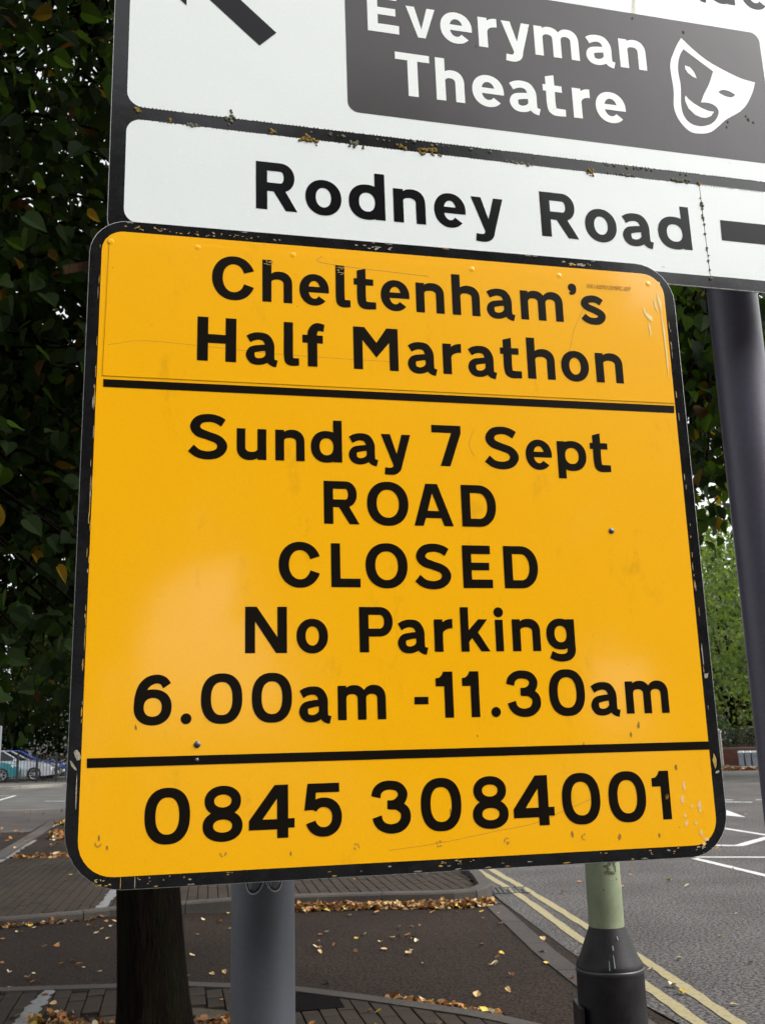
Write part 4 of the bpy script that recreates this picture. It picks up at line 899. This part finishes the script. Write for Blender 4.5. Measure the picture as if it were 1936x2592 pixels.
# ================================================================== fallen leaves
M_d = [mat('dry_leaf_tan', (.42, .29, .12), rough=.7, var=.2, vscale=30), mat('dry_leaf_orange', (.30, .13, .03), rough=.7, var=.2, vscale=30), mat('dry_leaf_brown', (.16, .07, .025), rough=.8, var=.2, vscale=30), mat('dry_leaf_pale', (.55, .47, .30), rough=.7, var=.1, vscale=30), mat('dry_leaf_yellow', (.50, .34, .04), rough=.7, var=.1, vscale=30)]
def curled(m, cu_):
    V, F = TH; V = V.copy(); V[:, 1] -= .5; V[:, 2] = np.abs(V[:, 0]) * cu_ + V[:, 1] ** 2 * cu_ * .8 + .02
    me = bpy.data.meshes.new('fallen_leaf'); me.from_pydata([tuple(v) for v in V], [], [tuple(f) for f in F]); me.materials.append(m); return me
dry = [curled(m, c) for m in M_d for c in (.35, .8)]
rf = random.Random(12)
def fallen(x, y, z, label, group, s=None, k=None):
    o = bpy.data.objects.new('fallen_leaf', dry[k if k is not None else rf.randrange(10)]); col.objects.link(o); o.location = (x, y, z + .004); s = s or rf.uniform(.028, .052)
    o.scale = (s, s, s); o.rotation_euler = (rf.gauss(0, .25), rf.gauss(0, .25), rf.uniform(0, 6.28)); ci = [m.name for m in M_d].index(o.data.materials[0].name)
    tag(o, label.replace('dry leaf', ['tan leaf', 'orange leaf', 'dark brown leaf', 'pale cream leaf', 'yellow leaf'][ci]).replace('small ', ''), 'leaf', group); return o
cnt = 0
while cnt < 130:
    x, y = rf.uniform(-4.2, 1.25), rf.uniform(6.3, 9.9)
    if y < 6.85 and x < .2: continue
    if not in_view(x, y, 0, 20) or x > 1.40 - (y - 5.75) * .1: continue
    fallen(x, y, 0., 'small dry leaf lying on the dark tarmac of the side road', 'fallen leaves scattered on the side road', k=rf.choice((0, 1, 0, 6, 7, 2, 3, 8, 4, 5))); cnt += 1
for i in range(26):
    x, y = rf.uniform(-4, .8), rf.uniform(10.2, 13.5)
    if inside((x, y), far_isl): fallen(x, y, KZ, 'dry leaf lying on the far block paving', 'fallen leaves on the far block paving')
for i in range(22):
    x, y = rf.uniform(-2.3, .4), rf.uniform(5.5, 6.6)
    if inside((x, y), near_isl): fallen(x, y, KZ, 'dry leaf lying on the near block paving', 'fallen leaves on the near block paving')
for i in range(70):
    y = rf.uniform(5.6, 20); x = rf.uniform(1.5, 2 + y * .33)
    if in_view(x, y, 0, 20): fallen(x, y, .004, 'dry leaf lying on the grey main road', 'fallen leaves on the main road', s=rf.uniform(.03, .06))
for i in range(40):
    y = rf.uniform(15, 26); x = -y * rf.uniform(.30, .40)
    fallen(x, y, .03, 'dry leaf lying on the path at the far left', 'fallen leaves on the far left path', s=rf.uniform(.06, .10))
def litter(name, path, w, n, h, label, size=(.03, .06), wts=(.22, .34, .30, .06, .08)):
    rs = np.random.default_rng(len(path) * 7 + n); P = np.array([q for q in cr_spline(path, 12)]); i = rs.integers(0, len(P) - 1, n); t = rs.random(n)[:, None]
    c = P[i] * (1 - t) + P[i + 1] * t; d = P[i + 1] - P[i]; d /= np.linalg.norm(d, axis=1)[:, None]; nn = np.stack([-d[:, 1], d[:, 0]], 1)
    off = rs.normal(0, w / 2, n); c = c + nn * off[:, None]; z = np.clip(rs.random(n) * h * np.exp(-(off / w) ** 2), .004, 9)
    C = np.concatenate([c, z[:, None] + (path[0][2] if len(path[0]) > 2 else 0)], 1)
    V, F = leaf_arrays(C, rs.uniform(*size, n), TH, rs, droop=0.); V[:, 2] = np.maximum(V[:, 2], .002)
    o = fast_mesh(name, V, F, M_d, np.repeat(rs.choice(5, n, p=wts), len(TH[1]))); o['kind'] = 'stuff'; o['label'] = label; return o
litter('leaf_litter', [(-.95, 9.80), (-.7, 9.80), (-.1, 9.79), (.5, 9.74), (.92, 9.84)], .085, 2400, .035, 'drift of brown leaves along the foot of the far kerb')
litter('leaf_litter', [(-3.6, 9.24), (-3.1, 9.40), (-2.7, 9.56)], .05, 50, .02, 'few brown leaves along the lowered kerb at the left')
litter('leaf_litter', [(-2.0, 6.0), (-1.7, 5.75), (-1.25, 5.75), (-.9, 5.72), (-.62, 5.85)], .22, 1100, .08, 'brown leaves heaped round the foot of the tree', wts=(.12, .42, .34, .04, .08))
litter('leaf_litter', [(-.05, 6.33), (.25, 6.15), (.55, 5.92)], .07, 320, .03, 'thin drift of leaves along the near kerb')
litter('leaf_litter', [(-5.3, 14.55), (-4.4, 14.7), (-3.6, 14.9)], .14, 800, .07, 'orange leaf band where paving meets tarmac', wts=(.2, .45, .3, .03, .02), size=(.06, .1))
litter('leaf_litter', [(-6.0, 18.3), (-5.6, 18.5), (-5.0, 18.8)], .30, 900, .10, 'orange leaf heap beside the white bay line', wts=(.25, .5, .2, .03, .02), size=(.06, .11))
litter('leaf_litter', [(-7.0, 21.5), (-6.5, 21.9), (-6.0, 22.2)], .12, 200, .05, 'thin leaf band on the path', size=(.06, .11))
# moss and grass tufts at the kerb foot
rsg = np.random.default_rng(4); nG = 900; Cg = np.stack([rsg.uniform(-1.25, -.80, nG), rsg.normal(9.79, .035, nG), np.full(nG, .004)], 1)
V, F = leaf_arrays(Cg, rsg.uniform(.02, .05, nG), (TQ[0] * np.array([.25, 1, 1]), TQ[1]), rsg, droop=-1.2); o = fast_mesh('grass_tuft', V, F, [mat('moss_green', (.07, .12, .02), rough=.9)], np.zeros(len(F)));
o['kind'] = 'stuff'; o['label'] = 'green grass and moss at the foot of the far kerb'

# ================================================================== car park at the far left
kerb_line('kerb', [(-40, 44.0), (-17.2, 42.25), (-15.4, 42.5), (-13.8, 43.6), (-6, 43.5)], -.05, .13, w=.16, L_=1.4, side=1, m=spec_mat('kerb_far', (.20, .19, .17), .2, (.26, .24, .2), .4, scale=40))
struct('far_footway', [(-40, 44.1), (-17.2, 42.4), (-15.4, 42.65), (-13.8, 43.75), (-6, 43.65), (20, 43.6), (30, 75), (-45, 75)], .11, spec_mat('far_footway_tarmac', (.11, .102, .09), .25, (.17, .15, .12), .4, scale=30))
M_rail = mat('railing_black', (.012, .012, .013), rough=.5)
rl_ = tag(empty('railings', (-17, 47.2, .11)), 'black vertical bar railings in front of the parked cars', 'fence')
bar_b = MB(); bar_b.tube([(0, 0, 0), (0, 0, 1.22), (0, 0, 1.30)], [.013, .013, .004], 6); bar_me = bpy.data.meshes.new('railing_bar'); bar_me.from_pydata(bar_b.v, [], bar_b.f); bar_me.materials.append(M_rail)
post_b = MB(); post_b.box((0, 0, .62), (.10, .08, 1.24)); post_b.box((0, 0, 1.27), (.12, .10, .06), top=.4); post_me = bpy.data.meshes.new('railing_post'); post_me.from_pydata(post_b.v, [], post_b.f); post_me.materials.append(M_rail)
rx0, rx1 = -6.5, 9.0
i = 0; x = rx0
while x < rx1:
    me_ = post_me if i % 6 == 0 else bar_me
    o = bpy.data.objects.new(me_.name.split('.')[0], me_); col.objects.link(o); o.parent = rl_; o.location = (x, -.10 * x * 0, 0); i += 1; x += .15
for z in (.14, 1.08):
    b = MB(); b.box(((rx0 + rx1) / 2, 0, z), (rx1 - rx0, .02, .025)); b.build('rail', M_rail, rl_)
# dark hedge behind the cars
hd2 = np.random.default_rng(19); nH = 16000; Ch = np.stack([hd2.uniform(-34, -4, nH), hd2.uniform(57, 59, nH), hd2.uniform(.1, 4.2, nH)], 1)
V, F = leaf_arrays(Ch, hd2.uniform(.16, .34, nH), TQ, hd2, .3); o = fast_mesh('hedge', V, F, [M_l1, M_l2], np.repeat(hd2.choice(2, nH, p=[.8, .2]), 2)); tag(o, 'tall dark hedge along the back of the car park', 'hedge')
# cars
M_glass = mat('car_glass', (.01, .014, .016), rough=.12, spec=.4); M_tyre = mat('tyre', (.015, .015, .015), rough=.85); M_rim = mat('rim_silver', (.55, .56, .58), rough=.3, metal=.8); M_dk = mat('dark_trim', (.02, .02, .022), rough=.6)
M_lamp = mat('headlamp', (.75, .78, .8), rough=.1, coat=1.)
def make_car(loc, rz, paint, label, rimk=7):
    root = tag(empty('parked_car', loc, rz), label, 'car', 'cars parked behind the railings')
    # side profile (x forward), lofted over half-width stations
    prof_low = [(-2.15, .32), (-2.18, .62), (-2.10, .86), (-1.95, .95), (-1.2, .98), (0, .97), (.75, .96), (1.35, .90), (1.80, .80), (2.08, .66), (2.16, .45), (2.10, .26), (1.75, .22)]
    arch_f = [(1.30 + .36 * math.cos(t), .30 + .36 * math.sin(t)) for t in [math.radians(a) for a in range(-10, 191, 20)]]
    arch_r = [(-1.28 + .36 * math.cos(t), .30 + .36 * math.sin(t)) for t in [math.radians(a) for a in range(-10, 191, 20)]]
    out = prof_low + arch_f + [(.9, .22), (-.9, .22)] + arch_r + [(-1.7, .24)]
    b = MB(); n = len(out)
    ys_ = [(-.86, .93), (-.80, 1.0), (0, 1.02), (.80, 1.0), (.86, .93)]
    for y, k in ys_:
        for x_, z_ in out: b.v.append((x_ * (1 - (.02 if abs(y) > .8 else 0)), y, z_ if z_ < .5 else .5 + (z_ - .5) * k))
    for s in range(len(ys_) - 1):
        for i in range(n): j = (i + 1) % n; b.f.append((s * n + i, s * n + j, (s + 1) * n + j, (s + 1) * n + i)); b.m.append(0)
    for s in (0, len(ys_) - 1):
        pl = [(out[i][0], out[i][1]) for i in range(n)]; tr = tessellate_polygon([[Vector((p[0], p[1], 0)) for p in pl]])
        for t in tr: b.f.append(tuple(s * n + q for q in t)); b.m.append(0)
    body = b.build('body', paint, root); smooth_by_angle(body, 40)
    cab = [(-2.0, .93), (-1.65, 1.34), (-.95, 1.46), (-.30, 1.42), (.55, .95)]
    b = MB(); m_ = len(cab)
    for y, k in ((-.78, 0), (-.60, 1), (.60, 1), (.78, 0)):
        pass
    V = [(x_, -.79 + (z_ - .93) * .36, z_) for x_, z_ in cab] + [(x_, .79 - (z_ - .93) * .36, z_) for x_, z_ in cab]
    b.add(V, [(0, 1, 2, 3, 4)[::-1], (5, 6, 7, 8, 9)] + [(i, i + 1, 5 + i + 1, 5 + i) for i in range(1, 3)]); 
    roof = MB(); roof.add([(x_, y_, z_ + .012) for x_, y_, z_ in [V[1], V[2], V[3], V[8], V[7], V[6]]], [(0, 1, 2, 3, 4, 5)]);
    g = MB(); g.add(V, [(0, 4, 3, 2, 1), (5, 6, 7, 8, 9), (3, 4, 9, 8), (0, 1, 6, 5), (1, 2, 7, 6), (2, 3, 8, 7)]); g.build('windows', M_glass, root)
    roof = MB(); roof.tube([(-1.45, 0, 1.36), (-.6, 0, 1.47), (.15, 0, 1.43)], .02, 6)
    rf_ = MB(); T = lambda v, e: (v[0], v[1] * 1.01, v[2] + e)
    rf_.add([T(V[1], .015), T(V[2], .02), T(V[3], .015), T(V[8], .015), T(V[7], .02), T(V[6], .015)], [(0, 1, 4, 5), (1, 2, 3, 4)]); rf_.build('roof', paint, root)
    for s in (-1, 1):
        q = MB()
        for a_, c_ in ((3, 4), (1, 0)):
            A = V[a_ if s < 0 else a_ + 5]; C_ = V[c_ if s < 0 else c_ + 5]; q.tube([(A[0], A[1] * 1.01, A[2] + .01), (C_[0], C_[1] * 1.02, C_[2])], .035, 6)
        q.tube([(-.95, s * .615, 1.45), (-.80, s * .80, .95)], .03, 6); q.tube([(V[1][0], s * .64, 1.37), (-.95, s * .61, 1.465), (-.30, s * .625, 1.43)], .022, 6)
        q.build('pillar', paint, root, True)
        q = MB(); q.box((.38, s * .93, 1.02), (.14, .16, .11), top=.8); q.build('mirror', paint, root)
        q = MB(); q.add([(1.78, s * .845, .66), (2.06, s * .76, .62), (2.02, s * .78, .74), (1.70, s * .865, .80)], [(0, 1, 2, 3)[::-s]]); q.v = [(x_, y_ * 1.035, z_) for x_, y_, z_ in q.v]; q.build('headlight', M_lamp, root)
        for wx in (1.30, -1.28):
            w = MB(); w.lathe([(.20, -.10), (.30, -.10), (.325, -.07), (.325, .07), (.30, .10), (.235, .09)], 28, cap=False); 
            wo_ = w.build('wheel', M_tyre, root, True); wo_.rotation_euler = (math.pi / 2, 0, 0); wo_.location = (wx, s * .80, .325)
            r_ = MB(); r_.lathe([(.215, .075), (.235, .10), (.225, .112), (.205, .104)], 28, cap=False)
            for k in range(rimk):
                t = 2 * math.pi * k / rimk
                r_.box((.11 * math.cos(t), .11 * math.sin(t), .098), (.20, .034, .02), Euler((0, 0, t)))
            r_.lathe([(.045, .08), (.045, .112), (.02, .118)], 12); rr = r_.build('rim', M_rim, wo_); rr.scale = (1, 1, -s)
            h_ = MB(); h_.lathe([(.21, .070), (.02, .071)], 20); hh = h_.build('brake_disc', M_dk, wo_); hh.scale = (1, 1, -s)
    q = MB(); q.box((2.10, 0, .48), (.14, 1.1, .16), top=.9); q.build('grille', M_dk, root)
    q = MB(); q.box((2.19, 0, .40), (.02, .5, .11)); q.build('number_plate', mat('plate_white', (.7, .7, .68), rough=.5), root)
    q = MB()
    for s in (-1, 1):
        for x_ in (-.80, .40): q.box((x_, s * .872, .62), (.012, .006, .62))
        q.box((-.3, s * .876, .70), (.16, .012, .03)); q.box((-1.0, s * .876, .70), (.16, .012, .03))
    q.build('door_seam', M_dk, root)
    return root
make_car((-18.55, 50.3, .11), .05, mat('paint_silver', (.68, .70, .74), rough=.25, metal=.35, coat=.8), 'silver car parked nose right in the middle of the three behind the railings')
make_car((-19.25, 53.4, .11), .02, mat('paint_blue', (.02, .09, .50), rough=.25, metal=.2, coat=.8), 'bright blue car parked beyond the silver one', 5)
make_car((-19.95, 49.0, .11), .30, mat('paint_teal', (.05, .30, .34), rough=.25, metal=.3, coat=.8), 'teal car at the left edge behind the railings', 6)
b = MB(); b.lathe([(.05, 0), (.05, .85), (.03, .9)], 12); o = b.build('bollard', mat('bollard_white', (.7, .7, .7), rough=.5), None, True); o.location = (-14.95, 47.8, .11); tag(o, 'short white marker post right of the parked cars', 'bollard')
b = MB(); b.lathe([(.055, 0), (.05, 2.42), (.03, 2.45)], 14); o = b.build('marker_post', mat('post_pale_grey', (.10, .11, .115), rough=.5), None, True); o.location = (-14.25, 37.2, 0); tag(o, 'slim pale grey post at the left edge in front of the teal car', 'post')

# ================================================================== wall, railings, bins and house at the far right
ww = tag(empty('garden_wall', (12.0, 46.1, 0), math.radians(-29.6)), 'low red brick garden wall topped with dark railings', 'wall')
M_brick = mat('wall_brick', (.13, .045, .030), rough=.9, var=.3, vscale=8); M_mort = mat('mortar', (.16, .12, .10), rough=.95)
b = MB(); b.box((4.0, 0, .40), (14, .20, .80)); b.build('wall_core', M_mort, ww)
b = MB(); rb = random.Random(6)
for r in range(10):
    x = -2.95 + (.11 if r % 2 else 0)
    while x < 10.8: b.box((x, -.106 + rb.uniform(-.002, .002), .04 + r * .075), (.215, .02, .065)); x += .225
o = b.build('bricks', M_brick, ww); o['kind'] = 'stuff'
b = MB(); b.box((4.0, 0, .83), (14.05, .28, .06)); b.build('coping', mat('coping_stone', (.17, .11, .09), rough=.9, var=.2, vscale=6), ww)
M_rail2 = mat('railing_brown_black', (.030, .024, .020), rough=.7)
bar2 = MB(); bar2.box((0, 0, 1.24), (.022, .022, .76)); bm2 = bpy.data.meshes.new('railing_bar'); bm2.from_pydata(bar2.v, [], bar2.f); bm2.materials.append(M_rail2)
for k in range(64):
    o = bpy.data.objects.new('railing_bar', bm2); col.objects.link(o); o.parent = ww; o.location = (.2 + k * .11, 0, 0)
for z in (.92, 1.58):
    b = MB(); b.box((4.0, 0, z), (14, .035, .04)); b.build('rail', M_rail2, ww)
gp = MB(); gp.box((0, 0, .75), (.17, .17, 1.5)); gp.box((0, 0, 1.54), (.23, .23, .08)); gp.box((0, 0, 1.62), (.15, .15, .08), top=.3); o = gp.build('gate_pillar', mat('pillar_stone', (.27, .25, .22), rough=.9, var=.15, vscale=10)); o.location = (14.3, 44.15, 0); o.rotation_euler = (0, 0, -.5); tag(o, 'slim pale stone pillar with cap at the left end of the garden wall', 'pillar')
# hedge behind the railings
hd = np.random.default_rng(9); nH = 9000; C = np.stack([hd.uniform(-3, 11, nH), hd.uniform(.5, 1.6, nH), hd.uniform(.1, 1.75, nH)], 1)
V, F = leaf_arrays(C, hd.uniform(.10, .2, nH), TQ, hd, .3); o = fast_mesh('hedge', V, F, [M_f3, M_f1, M_l1], np.repeat(hd.choice(3, nH, p=[.55, .1, .35]), 2)); o.matrix_world = Matrix.Translation((12.0, 46.1, 0)) @ Matrix.Rotation(math.radians(-29.6), 4, 'Z'); tag(o, 'dark hedge growing behind the railings of the brick wall', 'hedge')
M_bin = mat('bin_grey', (.21, .24, .27), rough=.5, var=.08, vscale=6); M_lid = mat('bin_lid_pale', (.50, .52, .53), rough=.5)
for k in range(3):
    r = tag(empty('bin', (15.06 + k * .245, 43.75 - k * .13, .02), math.radians(-29.6)), ['grey bin with pale lid against the brick wall, leftmost of three', 'grey bin with pale lid between the two other bins by the brick wall', 'grey bin with pale lid against the brick wall, rightmost of three'][k], 'bin', 'grey bins against the brick wall')
    b = MB(); b.box((0, 0, .31), (.225, .3, .60), Euler((math.pi, 0, 0)), top=.86); b.build('bin_body', M_bin, r)
    b = MB(); b.box((0, 0, .645), (.24, .33, .07), top=.85); b.build('lid', M_lid, r)
    b = MB(); b.box((0, -.165, .50), (.15, .03, .03)); b.build('handle', M_bin, r)
kerb_line('kerb', [(9, 43.8), (13.9, 41.6), (17.8, 39.3), (26, 34.6)], -.03, .11, w=.15, L_=1.2, side=1, m=MATS['kerb_far'])
struct('far_right_footway', [(9, 44), (13.98, 41.72), (17.9, 39.42), (26, 34.75), (30, 40), (16.5, 43.9), (12, 46.6), (9, 46)], .085, MATS['far_footway_tarmac'])
litter('leaf_litter', [(12.5, 42.15), (14.4, 41.3), (16.4, 40.1)], .25, 500, .05, 'leaf litter along the foot of the far right kerb', size=(.1, .2), wts=(.05, .35, .5, .05, .05))
hs_ = tag(empty('house', (17.5, 60.5, 0), math.radians(-20)), 'red brick house with white framed windows, half hidden by the garden trees', 'house')
M_hb = mat('house_brick', (.16, .075, .050), rough=.9, var=.25, vscale=10); M_fr = mat('window_frame_white', (.7, .7, .68), rough=.5); M_pn = mat('window_pane', (.05, .08, .11), rough=.06, coat=1, spec=.8)
b = MB(); b.box((0, 0, 3.1), (13, 8, 6.2)); b.build('wall', M_hb, hs_)
b = MB(); b.add([(-6.9, -4.4, 6.15), (6.9, -4.4, 6.15), (6.9, 4.4, 6.15), (-6.9, 4.4, 6.15), (-6.9, 0, 9.2), (6.9, 0, 9.2)], [(0, 1, 5, 4), (2, 3, 4, 5), (0, 4, 3), (1, 2, 5), (0, 3, 2, 1)]); rf2 = b.build('roof', mat('roof_slate', (.07, .07, .08), rough=.7, var=.2, vscale=8), hs_)
b = MB(); b.box((3, 0, 9.4), (.9, .7, 1.8)); b.build('chimney', M_hb, rf2)
for ix in range(5):
    for iz in range(2):
        x, z = -5 + ix * 2.5, 1.75 + iz * 2.8
        if ix == 2 and iz == 0: continue
        f = MB(); f.box((x, -4.03, z), (1.3, .10, 1.4)); fo = f.build('window', M_fr, hs_)
        p = MB(); p.box((x - .31, -4.09, z), (.54, .04, 1.24)); p.box((x + .31, -4.09, z), (.54, .04, 1.24)); p.build('pane', M_pn, fo)
        s_ = MB(); s_.box((x, -4.08, z - .76), (1.5, .2, .1)); s_.build('sill', MATS['pillar_stone'], fo)
b = MB(); b.box((0, -4.04, 1.1), (1.0, .1, 2.2)); dr = b.build('door', mat('door_blue', (.03, .10, .22), rough=.4), hs_); b = MB(); b.box((.35, -4.12, 1.05), (.12, .06, .03)); b.build('handle', M_rim, dr)
